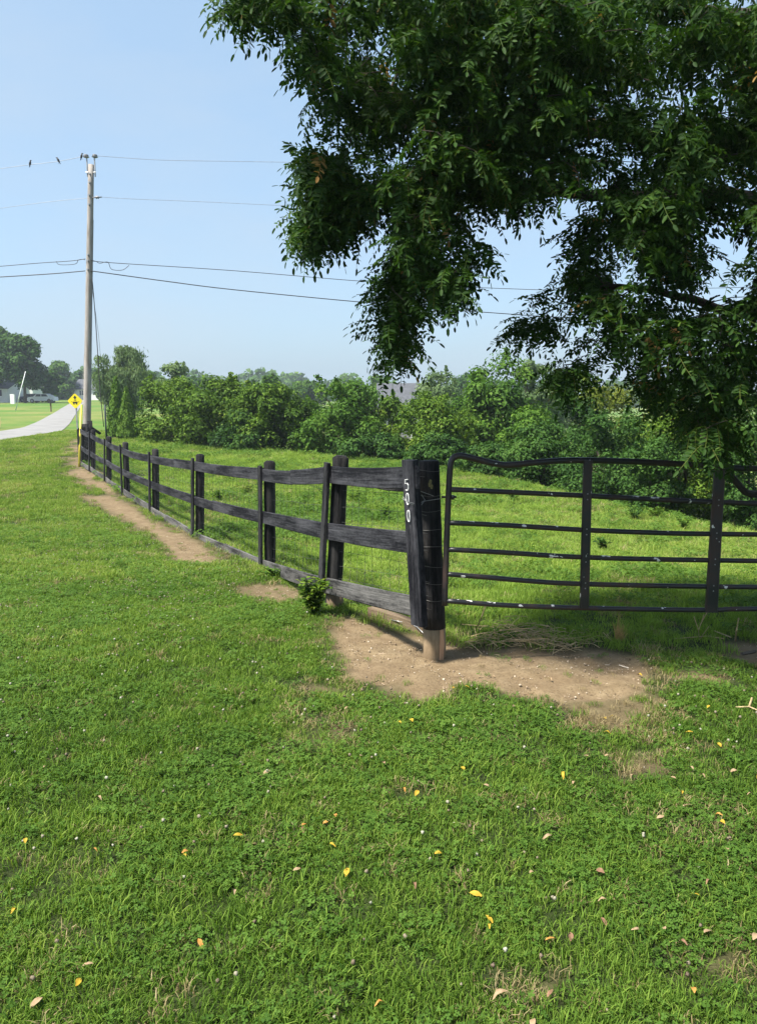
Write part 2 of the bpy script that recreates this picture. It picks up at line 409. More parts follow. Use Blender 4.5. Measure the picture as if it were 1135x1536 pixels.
# ------------------------------------------------------------------ ground sheet
def graded(lim_lo, lim_hi, fine_lo, fine_hi, step, growth):
    a = list(np.arange(fine_lo, fine_hi, step)); st = step; v = a[-1]
    while v < lim_hi: st *= growth; v += st; a.append(v)
    st = step; v = a[0]
    while v > lim_lo: st *= growth; v -= st; a.insert(0, v)
    return np.array(a)
gx = graded(-430, 430, -4.2, 3.4, .045, 1.045); gy = graded(-25, 480, 1.2, 8.0, .045, 1.028)
XX, YY = np.meshgrid(gx, gy)
dirtv = patch(XX.ravel(), YY.ravel(), DIRT).reshape(XX.shape)
ZZ = terrain(XX, YY)-.02*dirtv+(fbm(XX*7, YY*7, 4)-.5)*.055*dirtv
nx, ny = len(gx), len(gy)
idx = np.arange(nx*ny).reshape(ny, nx)
quads = np.stack([idx[:-1, :-1], idx[:-1, 1:], idx[1:, 1:], idx[1:, :-1]], -1).reshape(-1, 4)
gm = np_mesh('ground', np.stack([XX, YY, ZZ], -1).reshape(-1, 3), quads, M['ground'], smooth_=True)
a = gm.attributes.new('dirt', 'FLOAT', 'POINT'); a.data.foreach_set('value', dirtv.ravel().astype('f'))
a = gm.attributes.new('far', 'FLOAT', 'POINT'); a.data.foreach_set('value', smooth(28, 55, YY).ravel().astype('f'))
tag(link('ground', gm), kind='structure')

# ------------------------------------------------------------------ road (sheet laid on the ground)
def resample(P, n):
    P = np.array(P); s = np.r_[0, np.cumsum(np.linalg.norm(np.diff(P, axis=0), axis=1))]
    q = np.linspace(0, s[-1], n); return np.stack([np.interp(q, s, P[:, k]) for k in range(P.shape[1])], -1)
RL = [hit(a, b, base_z)[:2] for a, b in [(-260, 668), (-120, 656), (0, 647.5), (35, 642), (60, 631.5), (80, 620.5), (92, 613), (100, 608.5)]]
RR = [hit(a, b, base_z)[:2] for a, b in [(-260, 712), (-120, 680), (0, 661), (50, 653.5), (93, 647), (104, 637), (113, 623), (119, 614), (122.5, 609)]]
RL = resample(RL+[RL[-1]+(RL[-1]-RL[-2])/np.linalg.norm(RL[-1]-RL[-2])*80], 90)
RR = resample(RR+[RR[-1]+(RL[-1]-RL[-2])/np.linalg.norm(RL[-1]-RL[-2])*80], 90)
V = []
for l, r in zip(RL, RR):
    for k in range(9):
        q = l+(r-l)*k/8; V.append((q[0], q[1], th(q[0], q[1])+.03+.03*math.sin(math.pi*k/8)))
V = np.array(V); ii = np.arange(len(V)).reshape(90, 9)
fq = np.stack([ii[:-1, :-1], ii[:-1, 1:], ii[1:, 1:], ii[1:, :-1]], -1).reshape(-1, 4)
tag(link('road', np_mesh('road', V, fq[:, ::-1], M['road'], smooth_=True)), kind='structure')
def on_road(x, y):
    P = np.concatenate([RL, RR[::-1]]); return poly_sd(np.asarray(x, float), np.asarray(y, float), P) > -.15

# ------------------------------------------------------------------ turf tufts, scattered as stuff
def blades(n, rad, hmin, hmax, wid, lean, seed):
    g = np.random.default_rng(seed)
    a = g.uniform(0, 2*np.pi, n); r = rad*np.sqrt(g.random(n)); bx = r*np.cos(a); by = r*np.sin(a)
    h = g.uniform(hmin, hmax, n)*(1-.25*(r/rad)**2); la = g.uniform(0, 2*np.pi, n); ln = h*g.uniform(.15, 1, n)*lean
    w_ = wid*g.uniform(.6, 1.2, n)/2; fa = la+np.pi/2+g.normal(0, .5, n)
    V = []; 
    for (t, wf, hf) in ((0, .8, 0), (.45, 1, .55), (.8, .6, .88), (1, .04, 1.0)):
        cx = bx+np.cos(la)*ln*t**1.8; cy_ = by+np.sin(la)*ln*t**1.8; cz = h*hf*np.sqrt(np.clip(1-(lean*.55*t)**2, .2, 1))-.008*(t == 0)
        for s in (-1, 1): V.append(np.stack([cx+s*np.cos(fa)*w_*wf, cy_+s*np.sin(fa)*w_*wf, cz], -1))
    V = np.stack(V, 1).reshape(-1, 3); o = (np.arange(n)*8)[:, None]
    Fq = np.concatenate([o+np.array([0, 1, 3, 2]), o+np.array([2, 3, 5, 4]), o+np.array([4, 5, 7, 6])])
    t = g.random(n); return V, Fq, np.tile(t, 3)
def clover_clump(n, rad, hmin, hmax, size, seed):
    g = np.random.default_rng(seed); V = []; Fs = []; T = []
    for i in range(n):
        a = g.uniform(0, 6.28); r = rad*math.sqrt(g.random()); h = g.uniform(hmin, hmax); c = np.array([r*math.cos(a), r*math.sin(a), h])
        tilt = g.normal(0, .35, 2); s = size*g.uniform(.7, 1.2); a0 = g.uniform(0, 6.28); tt = g.random()
        for k in range(3):
            b_ = a0+k*2.094; d = np.array([math.cos(b_), math.sin(b_)]); q = np.array([-d[1], d[0]])
            pts = [(0, 0, 0), (.55, .42, .10), (.95, .30, .06), (.88, 0, -.02), (.95, -.30, .06), (.55, -.42, .10)]
            o = len(V)
            for u, v_, z in pts:
                xy = (d*u+q*v_)*s; V.append((c[0]+xy[0], c[1]+xy[1], c[2]+z*s+xy[0]*tilt[0]+xy[1]*tilt[1]))
            Fs += [(o, o+1, o+2, o+3), (o, o+3, o+4, o+5)]; T += [tt, tt]
    return np.array(V), np.array(Fs), np.array(T)
def protos(name, builders, mats):
    c = bpy.data.collections.new(name)
    for i, (b_, m_) in enumerate(zip(builders, mats)):
        V, Fq, T = b_
        o = bpy.data.objects.new('%s_%02d' % (name, i), np_mesh('%s_%02d' % (name, i), V, Fq, m_, T)); c.objects.link(o)
    return c
def scatter(name, x, y, z, scl, which, tint, coll, label, cat, tilt=.12):
    n = len(x); me = bpy.data.meshes.new(name); me.vertices.add(n)
    me.vertices.foreach_set('co', np.stack([x, y, z], -1).astype('f').ravel())
    rot = np.stack([rng.normal(0, tilt, n), rng.normal(0, tilt, n), rng.uniform(0, 6.283, n)], -1)
    for nm, ty, fld, d in (('rot', 'FLOAT_VECTOR', 'vector', rot), ('scl', 'FLOAT', 'value', scl), ('tint', 'FLOAT', 'value', tint), ('which', 'INT', 'value', which)):
        a = me.attributes.new(nm, ty, 'POINT'); a.data.foreach_set(fld, np.asarray(d, 'i' if ty == 'INT' else 'f').ravel())
    o = link(name, me)
    ng = bpy.data.node_groups.new(name+'_scatter', 'GeometryNodeTree')
    ng.interface.new_socket('Geometry', in_out='INPUT', socket_type='NodeSocketGeometry'); ng.interface.new_socket('Geometry', in_out='OUTPUT', socket_type='NodeSocketGeometry')
    nd = ng.nodes; gi = nd.new('NodeGroupInput'); go = nd.new('NodeGroupOutput')
    ci = nd.new('GeometryNodeCollectionInfo'); ci.inputs['Collection'].default_value = coll
    ci.inputs['Separate Children'].default_value = True; ci.inputs['Reset Children'].default_value = True
    ip = nd.new('GeometryNodeInstanceOnPoints'); ip.inputs['Pick Instance'].default_value = True
    def na(nm, ty):
        q = nd.new('GeometryNodeInputNamedAttribute'); q.data_type = ty; q.inputs['Name'].default_value = nm; return q.outputs[0]
    er = nd.new('FunctionNodeEulerToRotation'); ng.links.new(na('rot', 'FLOAT_VECTOR'), er.inputs[0])
    ng.links.new(gi.outputs[0], ip.inputs['Points']); ng.links.new(ci.outputs[0], ip.inputs['Instance'])
    ng.links.new(na('which', 'INT'), ip.inputs['Instance Index']); ng.links.new(er.outputs[0], ip.inputs['Rotation']); ng.links.new(na('scl', 'FLOAT'), ip.inputs['Scale'])
    ng.links.new(ip.outputs[0], go.inputs[0])
    md = o.modifiers.new('scatter', 'NODES'); md.node_group = ng
    return tag(o, label, cat, kind='stuff')
def wedge(n, y0, y1, marg=1.0, xmin=None, xmax=None):
    """random plan points inside the view wedge plus a margin of marg metres on each side"""
    lim = lambda y: .53*y+marg
    y = rng.uniform(y0, y1, n*2); keep = rng.random(n*2) < lim(y)/lim(y1); y = y[keep][:n]
    x = rng.uniform(-1, 1, len(y))*lim(y)
    return x, y
def area(y0, y1, marg): return (.53*(y1**2-y0**2)+2*marg*(y1-y0))

lawn_c = protos('turf', [blades(54, .08, .028, .062, .0036, .95, 1), blades(54, .08, .025, .056, .0036, 1.05, 2), blades(40, .075, .04, .085, .0042, 1.0, 3), blades(54, .075, .025, .052, .0033, 1.1, 4), blades(34, .065, .025, .06, .0036, 1.15, 5),
                         clover_clump(50, .105, .016, .044, .0098, 6), clover_clump(48, .105, .018, .050, .0115, 7)],
                [M['lawn']]*4+[M['dryblade']]+[M['clover']]*2)
xs, ys, sc_l, wh, tn = [], [], [], [], []
for y0, y1, den, s in ((1.0, 4.0, 520, .88), (4.0, 7.5, 380, .92), (7.5, 13, 150, 1.2), (13, 24, 62, 1.65), (24, 46, 20, 2.4)):
    x, y = wedge(int(area(y0, y1, 1.2)*den), y0, y1, 1.2)
    k = (fence_side(x, y) < -.02) | (y < 4.95)
    k &= crest_s(x, y) < 0
    x, y = x[k], y[k]
    if y1 > 24: k = ~on_road(x, y); x, y = x[k], y[k]
    d = patch(x, y, DIRT, .22, .34); dr = patch(x, y, DRY)
    k = rng.random(len(x)) > np.clip(d*1.3, 0, .945); x, y, d, dr = x[k], y[k], d[k], dr[k]
    cl = fbm(x*.8+3, y*.8+9, 3)+.10*(y < 6)+.03
    w_ = rng.integers(0, 2, len(x)); lng = fbm(x*1.7+40, y*1.7, 2)
    w_ = np.where(rng.random(len(x)) < .18+.9*(lng-.5), 2, w_); w_ = np.where(rng.random(len(x)) < .2, 3, w_)
    isc = (rng.random(len(x)) < np.clip((cl-.56)*2.6, 0.10, .36)) & (y < 14)
    w_ = np.where(isc, rng.integers(5, 7, len(x)), w_)
    w_ = np.where(rng.random(len(x)) < np.clip(dr*.5+.055+.3*(d > .15), 0, .7), 4, w_)
    ss = s*rng.uniform(.75, 1.2, len(x))*(1-.55*np.clip(d*1.3, 0, 1))
    t = np.clip(.32+.55*(fbm(x*.55, y*.55, 3)-.5)+rng.normal(0, .15, len(x))+.44*smooth(3.2, 11, y)+.25*dr, 0, 1)  # tint rises with distance: light at the grazing angle put into the blade colour
    xs.append(x); ys.append(y); sc_l.append(ss); wh.append(w_); tn.append(t)
x, y = np.concatenate(xs), np.concatenate(ys)
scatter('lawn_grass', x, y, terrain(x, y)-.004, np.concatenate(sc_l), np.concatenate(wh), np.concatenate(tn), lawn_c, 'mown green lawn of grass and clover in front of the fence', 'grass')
print('lawn tufts', len(x))
# pasture
past_c = protos('meadow', [blades(70, .15, .04, .105, .0052, 1.1, 11), blades(70, .15, .035, .09, .0052, 1.15, 12), blades(50, .13, .06, .17, .0052, 1.0, 13), blades(40, .13, .05, .13, .005, 1.2, 14), clover_clump(40, .15, .04, .12, .022, 15)],
                [M['pasture']]*3+[M['dryblade'], M['clover']])
xs, ys, sc_l, wh, tn = [], [], [], [], []
for y0, y1, den, s in ((4.7, 8.5, 130, .8), (8.5, 15, 85, .95), (15, 26, 46, 1.2), (26, 48, 18, 1.7)):
    x, y = wedge(int(area(y0, y1, 1.5)*den), y0, y1, 1.5)
    k = (fence_side(x, y) > .02) & (crest_s(x, y) < 1.4); x, y = x[k], y[k]
    d = patch(x, y, DIRT); k = (rng.random(len(x)) > d*1.2) & ~((y > 24.5) & (x < CREST[2][0]-1.0)); x, y = x[k], y[k]
    w_ = rng.integers(0, 2, len(x)); u = fbm(x*.5, y*.5, 3)
    w_ = np.where(rng.random(len(x)) < .15+1.0*(u-.5), 2, w_); w_ = np.where(rng.random(len(x)) < np.clip(.05+.5*(fbm(x*.35+8, y*.35, 3)-.55)+.15*(y < 5.6), .02, .4), 3, w_)
    w_ = np.where(rng.random(len(x)) < np.clip((fbm(x*.6+60, y*.6, 3)-.5)*2.5, .05, .5), 4, w_)
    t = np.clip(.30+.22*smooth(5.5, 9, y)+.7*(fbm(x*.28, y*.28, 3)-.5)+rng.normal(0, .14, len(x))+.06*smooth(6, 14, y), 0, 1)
    xs.append(x); ys.append(y); sc_l.append(s*rng.uniform(.6, 1.2, len(x))*np.where(y < 6, .85, 1)); wh.append(w_); tn.append(t)
x, y = np.concatenate(xs), np.concatenate(ys)
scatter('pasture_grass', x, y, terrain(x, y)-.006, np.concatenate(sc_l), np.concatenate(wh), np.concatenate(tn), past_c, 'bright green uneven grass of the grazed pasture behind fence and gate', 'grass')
print('pasture tufts', len(x))
# white clover heads
g = np.random.default_rng(5); V = []; Fs = []
for i in range(6):
    for j in range(8):
        t_ = math.pi*(i+.3)/5.6; q = 6.283*j/8; r = .0085*math.sin(t_)*(.6+.7*g.random()); V.append((r*math.cos(q), r*math.sin(q), .060+.0085*math.cos(t_)))
for i in range(5):
    for j in range(8): Fs.append((i*8+j, i*8+(j+1) % 8, (i+1)*8+(j+1) % 8, (i+1)*8+j))
m, nt, b = mat('clover_flower'); t = attr(nt, 'tint', 'Fac', 'INSTANCER')
nt.links.new(ramp(nt, t, [(0, (.11, .075, .05)), (.4, (.19, .15, .10)), (.7, (.26, .24, .17)), (1, (.36, .35, .27))]), b.inputs['Base Color']); b.inputs['Roughness'].default_value = .8
flw_c = protos('cloverhead', [(np.array(V), np.array(Fs), np.zeros(len(Fs)))], [m])
x, y = wedge(20000, 1.2, 14, .8); k = (fence_side(x, y) < -.1) & (patch(x, y, DIRT) < .3); x, y = x[k], y[k]
px, py = proj(x, y, terrain(x, y))
spot = np.exp(-(((px-250)/190)**2+((py-860)/60)**2))+.8*np.exp(-(((px-470)/190)**2+((py-1130)/75)**2))+.5*np.exp(-(((px-330)/200)**2+((py-1330)/130)**2))+.5*np.exp(-(((px-90)/150)**2+((py-920)/70)**2))
k = rng.random(len(x)) < np.where(y < 3.4, .6, 1)*np.clip(.22+.65*spot*np.clip((fbm(x*1.6, y*1.6, 3)-.42)*6, 0, 1), 0, 1); x, y = x[k], y[k]
scatter('clover_flowers', x, y, terrain(x, y)-.008, rng.uniform(.5, .85, len(x)), np.zeros(len(x), int), rng.random(len(x)), flw_c, 'small white clover flowers dotted through the lawn', 'flowers', .25)
# crumbs of soil, chaff and pebbles on the bare dirt
g = np.random.default_rng(15); PV = []; 
for s in range(3):
    V = np.array([(math.cos(a_)*r_, math.sin(a_)*r_, z_) for (z_, r_) in ((-.4, .8), (.3, 1.0), (.8, .45)) for a_ in np.arange(6)*1.047])*g.uniform(.7, 1.3, (18, 1))
    Fs = [(i*6+j, i*6+(j+1) % 6, (i+1)*6+(j+1) % 6, (i+1)*6+j) for i in range(2) for j in range(6)]+[(12, 13, 14, 15), (12, 15, 16, 17)]
    PV.append((V*.008, np.array(Fs), np.zeros(len(Fs))))
V = np.array([(-1, -.1, 0), (1, -.14, .02), (1, .12, .05), (-1, .1, .03)])*np.array([.028, .028, .1])
PV.append((V, np.array([(0, 1, 2, 3)]), np.zeros(1)))
m, nt, b = mat('soil_crumbs'); t = attr(nt, 'tint', 'Fac', 'INSTANCER')
nt.links.new(ramp(nt, t, [(0, (.11, .075, .045)), (.5, (.25, .18, .115)), (.85, (.40, .32, .23)), (1, (.52, .45, .36))]), b.inputs['Base Color']); b.inputs['Roughness'].default_value = .95
crm_c = protos('crumb', PV, [m]*4)
x = rng.uniform(-5, 3.6, 60000); y = rng.uniform(3.2, 12, 60000); k = rng.random(60000) < patch(x, y, DIRT)*np.clip(1.3-y/14, .2, 1); x, y = x[k], y[k]
scatter('soil_crumbs', x, y, terrain(x, y)-.019, rng.choice([.25, .4, .6, 1.0], len(x), p=[.4, .35, .2, .05])*rng.uniform(.7, 1.2, len(x)), rng.integers(0, 4, len(x)), rng.random(len(x)), crm_c, 'crumbs of dry soil and chaff on the bare dirt', 'soil', .1)
# ------------------------------------------------------------------ board fence
def V3(a): return Vector([float(c) for c in a])
#           batten px x, top y, bottom y, rail centre y (top, middle, bottom), depth Y, batten lean px at the bottom
FP = [(612, 690, 938, 716, 815, 912, 4.72, 14), (491, 694, 872, 712, 797, 878, 6.35, -9), (390, 699, 853, 711, 776, 848, 8.85, 1), (289, 687, 805, 699, 750, 803, 11.65, 0),
      (224, 678, 771, 688, 727, 764, 14.55, 1), (180.5, 667, 743, 675, 708, 737, 17.45, 3), (157, 658, 721, 664.5, 693, 718, 19.85, 0), (134, 647, 706, 653, 680.5, 703, 22.35, 0), (118.5, 642, 698, 646, 671, 694, 24.4, 0)]
fence = empty('board_fence', (FENCE[0][0], FENCE[0][1], th(*FENCE[0])), 'weathered black three-board fence with round posts running along the lawn', 'fence')
bat = [at(p[0]+p[7]*.4, (p[1]+p[2])/2, p[6]) for p in FP]
dirs = []
for i in range(len(FP)):
    a = bat[max(i-1, 0)]; c = bat[min(i+1, len(FP)-1)]; d = V3(c-a); d.z = 0; dirs.append(d.normalized())
dirs[0] = Vector((-.62, .785, 0)).normalized()
norm = [Vector((-d.y, d.x, 0)) for d in dirs]                      # towards the lawn
rails = []
for i, p in enumerate(FP):
    n = norm[i]
    rails.append([V3(at(p[0]+(p[7]*(ry-p[1])/(p[2]-p[1])), ry, p[6]))-n*.028 for ry in p[3:6]])
for i in range(len(FP)-1):                                          # boards, one per bay and level
    nn = (norm[i]+norm[i+1]).normalized(); nseg = 7
    for k in range(3):
        A, B = rails[i][k], rails[i+1][k]; dd = (B-A).normalized()
        A2 = A-dd*.045; B2 = B+dd*.045
        if k == 0 and i == 0: A2 = A-dd*.08
        off = (.0135 if (i+k) % 2 else -.0135)*.12
        sag = (.022, .012, .006)[k]*random.uniform(.3, 1.5)
        joint = random.uniform(.35, .7) if (i, k) in ((2, 1), (3, 0), (4, 0), (2, 2), (3, 2), (1, 0), (5, 2)) else None
        def pt(t): return A2.lerp(B2, t)+Vector((0, 0, -sag*math.sin(math.pi*t)))+nn*(off+.006*math.sin(t*5+i))
        spans = [(0, 1)] if joint is None else [(0, joint-.0015), (joint+.0015, 1)]
        for q, (t0, t1) in enumerate(spans):
            mb = MB(); wd = (.142, .140, .132)[k]*(1 if q == 0 else .97)
            dz = Vector((0, 0, -.008*q))
            mb.board([pt(t0+(t1-t0)*s/nseg)+dz for s in range(nseg+1)], wd, .024, nn)
            mb.build('board', M['board_low'] if k == 2 else M['board'], fence)
for i, p in enumerate(FP):                                          # posts and their front battens
    n = norm[i]; top = V3(at(p[0], p[1], p[6])); bot = V3(at(p[0]+p[7], p[2], p[6]))
    mb = MB(); wd = (.108, .10, .10, .10, .105, .09, .09, .09, .09)[i]
    mb.board([top.lerp(bot, s/8)-n*(.015 if i == 0 else 0) for s in range(9)], wd, .032 if i else .058, n, jit=.0015, ch=.006)
    batten = mb.build('batten', M['board'] if i == 0 else M['batten'], fence)
    if i == 0: corner_batten = (batten, top, bot, n)
    if i == 0: continue
    c0 = top-n*(.028+.012+.075); c1 = bot-n*(.028+.012+.075); ax = (c1-c0).normalized()
    gz = th(c1.x, c1.y)
    zt = c0.z+.035; r = .072 if i < 8 else .085
    hh = (c0.z-gz)+.12
    pts = [c0-ax*.035+ax*(hh+.035)*s/9 for s in range(10)]
    mb = MB(); mb.tube([pts[0]-ax*.022]+pts, [r*.55]+[r*(.93+.02*math.sin(s*2+i)) for s in range(10)], 12, jit=.035)
    mb.build('post', M['post'], fence, True)
    if i == 1:                                                      # bare foot of the first line post
        q = V3(at(501, 893, 6.5)); 
        mb = MB(); e = V3((c1.x, c1.y, gz)); q = e+Vector((0, 0, .17)); mb.tube([q, e-Vector((0, 0, .1))], [.0745, .077], 12, jit=.03); mb.build('post_foot', M['brown'], fence, True)
# big corner post
top = V3(at(643, 691, 4.93)); bot = V3(at(652, 985, 4.93)); split = top.lerp(bot, .845)
mb = MB(); n_ = 14
mb.tube([top.lerp(split, s/10) for s in range(11)], [.066+.010*s/10+.0015*math.sin(s*3.1) for s in range(11)], n_, jit=.03)
cpost = mb.build('corner_post', M['post'], fence, True); tag(cpost, 'thick round black corner post with wire wrapped round it')
mb = MB(); mb.tube([split, split.lerp(bot, .6), bot+Vector((0, 0, -.25))], [.0745, .0765, .078], n_, jit=.03); mb.build('post_foot', M['bare'], cpost, True)
mb = MB()                                                           # splintered strip at the foot
s0 = split+Vector((.045, -.058, .0)); mb.board([s0, s0+Vector((.004, -.006, -.10)), s0+Vector((.0, -.014, -.23))], .032, .012, Vector((.3, -1, 0))); mb.build('splinter', wood_painted('raw_split_wood', (.30, .16, .09), (.42, .27, .17), .5), cpost)
mb = MB()                                                           # bare wood scar near the top
sc0 = at(645, 728, 4.86); 
for dx, dz, hgt in ((-.004, 0, .05), (.008, -.012, .035), (.0, .022, .03)):
    o_ = V3(sc0)+Vector((dx, 0, dz)); mb.add([o_+Vector((-.006, 0, -.01)), o_+Vector((.007, .0, -.012)), o_+Vector((.010, .001, hgt*.3)), o_+Vector((.0, 0, hgt*.6)), o_+Vector((-.008, .001, hgt*.2))], [(0, 1, 2, 3, 4)])
mb.build('scar', plain('mossy_scar', (.17, .15, .06), .9, var=.4, scale=60), cpost)
for zz in (.055, .2, .29, .40, .50, .62, .72, .82):                 # wire rings
    c_ = top.lerp(split, zz); rr = .066+.010*zz+.0035
    mb = MB(); mb.tube([c_+Vector((rr*math.cos(a), rr*math.sin(a), .004*math.sin(a*2+zz*9))) for a in np.linspace(0, 6.283, 25)], .0016, 5, False); mb.build('wire_ring', M['mesh_wire'], cpost)
mb = MB()                                                           # batten stub beside it
q0 = V3(at(634, 908, 4.80)); q1 = V3(at(636, 940, 4.80)); mb.board([q0, q0.lerp(q1, .5), q1], .03, .04, Vector((-.5, -.86, 0))); mb.build('batten_stub', M['batten'], fence)
mb = MB()                                                           # second short board behind the top rail at the corner
mb.board([V3(at(535, 719, 6.0)), V3(at(580, 728, 5.5)), V3(at(632, 731, 5.05))], .075, .022, norm[0]); mb.build('board', M['batten'], fence)
# painted numerals on the corner batten
_b, btop, bbot, bn = corner_batten
bax = (bbot-btop).normalized(); bs = bax.cross(bn).normalized()
if bs.x < 0: bs = -bs
L_ = (bbot-btop).length; bc_mid = lambda v, u: btop+bax*v+bs*u+bn*(.0225+.0028)
NS = .80
five = [(.018, 0), (-.016, .004), (-.018, .036), (.002, .030), (.017, .045), (.018, .068), (.006, .086), (-.016, .084)]
zero = [(.015*math.sin(a), .045-.045*math.cos(a)) for a in np.linspace(0, 6.283, 17)]
def stroke(pts, v0, name_, wdt=.0040):
    pts = [bc_mid(v0+b_*NS, a_*NS) for a_, b_ in pts]; vs = []; fs = []
    for i, p in enumerate(pts):
        d = (pts[min(i+1, len(pts)-1)]-pts[max(i-1, 0)]).normalized(); s = d.cross(bn).normalized()*wdt/2*random.uniform(.8, 1.15)
        vs += [p+s, p-s, p-s-bn*.006, p+s-bn*.006]
    for i in range(len(pts)-1):
        o = i*4
        for k in range(4): fs.append((o+k, o+(k+1) % 4, o+4+(k+1) % 4, o+4+k))
    mb = MB(); mb.add(vs, fs); ob = mb.build(name_, M['chalk'], _b); return ob
stroke(five, .118, 'numeral')['label'] = 'white painted numeral 5'
stroke(zero, .205, 'numeral')['label'] = 'white painted numeral 0'
stroke(zero, .312, 'numeral')['label'] = 'white painted numeral 0'
# tie wire round batten and post, latch bolt
mb = MB(); pts = [at(603, 748, 4.66), at(612, 753, 4.64), at(628, 757, 4.70), at(634, 752, 4.80), at(660, 748, 4.84), at(668, 745, 4.86)]
mb.tube([V3(p) for p in pts], .0022, 5); pts = [at(604, 745, 4.67), at(613, 755, 4.64), at(630, 760, 4.72), at(637, 750, 4.80), at(632, 742, 4.82)]; mb.tube([V3(p) for p in pts], .002, 5)
mb.tube([V3(at(628, 736, 4.78)), V3(at(650, 744, 4.85))], .0018, 5)
mb.build('tie_wire', M['wire'], fence, True)
# woven wire behind the boards, one piece per bay
for i in range(len(FP)-1):
    A, B = [rails[j][2]-norm[j]*.10+Vector((0, 0, -.03)) for j in (i, i+1)]; A1, B1 = [rails[j][0]-norm[j]*.10 for j in (i, i+1)]
    mb = MB(); nv = int((B-A).length/.16)
    for k in range(1, nv):
        t = k/nv; q0 = A.lerp(B, t); q1 = A1.lerp(B1, t); w1 = Vector((random.uniform(-.012, .012), random.uniform(-.012, .012), 0))
        mb.tube([q0, q0.lerp(q1, .5)+w1, q1], .0013, 3, False)
    for k in range(9):
        t = (k/8)**1.15; mb.tube([A.lerp(A1, t).lerp(B.lerp(B1, t), s/5)+Vector((0, 0, random.uniform(-.008, .008))) for s in range(6)], .0014, 3, False)
    o = mb.build('wire_mesh', M['mesh_wire'], fence); o['kind'] = 'stuff'
# heavy end post of the line, a short return and its brace
pE = V3(at(127, 636, 25.0)); gz = th(pE.x, pE.y)
mb = MB(); mb.tube([pE, (pE.x, pE.y, (pE.z+gz)/2), (pE.x, pE.y, gz-.1)], [.12, .125, .13], 12, jit=.03); mb.build('post', M['post'], fence, True)
pF = V3(at(134.5, 631, 26.2)); gz = th(pF.x, pF.y); mb = MB(); mb.tube([pF, (pF.x, pF.y, gz-.1)], [.09, .10], 10, jit=.03); mb.build('post', M['post'], fence, True)
mb = MB(); mb.tube([pF-Vector((0, 0, .2)), V3(at(150, 650, 27.0))], .05, 8); mb.build('brace', M['post'], fence, True)
for ra, rb in ((643, 640), (671, 664), (692, 686)):
    mb = MB(); mb.board([V3(at(121, ra, 24.5)), V3(at(130, rb, 26.1))], .14, .025, Vector((-1, -.2, 0))); mb.build('board', M['board'], fence)

# loose timber and wire at the foot of the fence
mb = MB(); q0 = ground(556, 924); q1 = ground(642, 952)
za, zb = th(q0[0], q0[1]), th(q1[0], q1[1]); mb.board([Vector((q0[0], q0[1], za+.03)), Vector(((q0[0]+q1[0])/2, (q0[1]+q1[1])/2, (za+zb)/2+.035)), Vector((q1[0], q1[1], zb+.03))], .09, .06, norm[0])
tag(mb.build('loose_timber', M['brown']), 'brown weathered timber lying on the dirt under the lowest fence board', 'timber')
mb = MB(); gp = [ground(a, b) for a, b in [(585, 935), (600, 942), (610, 940), (625, 950), (636, 957)]]
mb.tube([V3(p)+Vector((0, 0, .03+.02*(i % 2))) for i, p in enumerate(gp)], .004, 5); tag(mb.build('loose_wire', M['wire'], None, True), 'bent grey wire lying on the dirt beside the corner post', 'wire')

# ------------------------------------------------------------------ tube gate
GY = 4.78
gate = empty('tube_gate', at(668, 905, GY)*np.array([1, 1, 0])+np.array([0, 0, .02]), 'black six-rail tubular steel farm gate with dented top rail', 'gate')
def gl(pts, dep=GY): return [V3(at(a, b, dep+(a-668)*.00035)) for a, b in pts]
def spl(P, n=5):
    P = [Vector(p) for p in P]; out = []
    for i in range(len(P)-1):
        p0 = P[max(i-1, 0)]; p1 = P[i]; p2 = P[i+1]; p3 = P[min(i+2, len(P)-1)]
        for k in range(n):
            t = k/n; out.append(.5*((2*p1)+(p2-p0)*t+(2*p0-5*p1+4*p2-p3)*t*t+(3*p1-p0-3*p2+p3)*t**3))
    return out+[P[-1]]
mb = MB(); mb.tube(spl(gl([(666.5, 908), (668, 860), (670, 800), (672.5, 740), (674.5, 705), (677.5, 690), (684, 684.5), (694, 684), (715, 689), (740, 695), (762, 697.5), (800, 694), (840, 691), (877, 690.5), (940, 692), (1000, 695), (1045, 697.5), (1075, 701), (1135, 703), (1250, 705), (1400, 708), (1500, 709), (1509, 714), (1512, 725), (1512, 800), (1512, 915)]), 4), .0195, 12)
mb.build('frame', M['gate'], gate, True)
for row in ([(674, 734), (760, 738), (877, 743.5), (980, 749), (1075, 753), (1200, 757), (1512, 762)], [(671, 784), (760, 788), (877, 795), (980, 799), (1075, 801), (1512, 806)],
            [(670, 824), (760, 829), (877, 836), (1075, 840.5), (1512, 846)], [(668, 861), (730, 866), (800, 872), (877, 876), (1075, 880), (1512, 884)], [(667, 901), (760, 908), (877, 912), (1000, 914.5), (1075, 915), (1135, 913.5), (1512, 916)]):
    mb = MB(); mb.tube(spl(gl(row), 4), .0165, 12); mb.build('rail', M['gate'], gate, True)
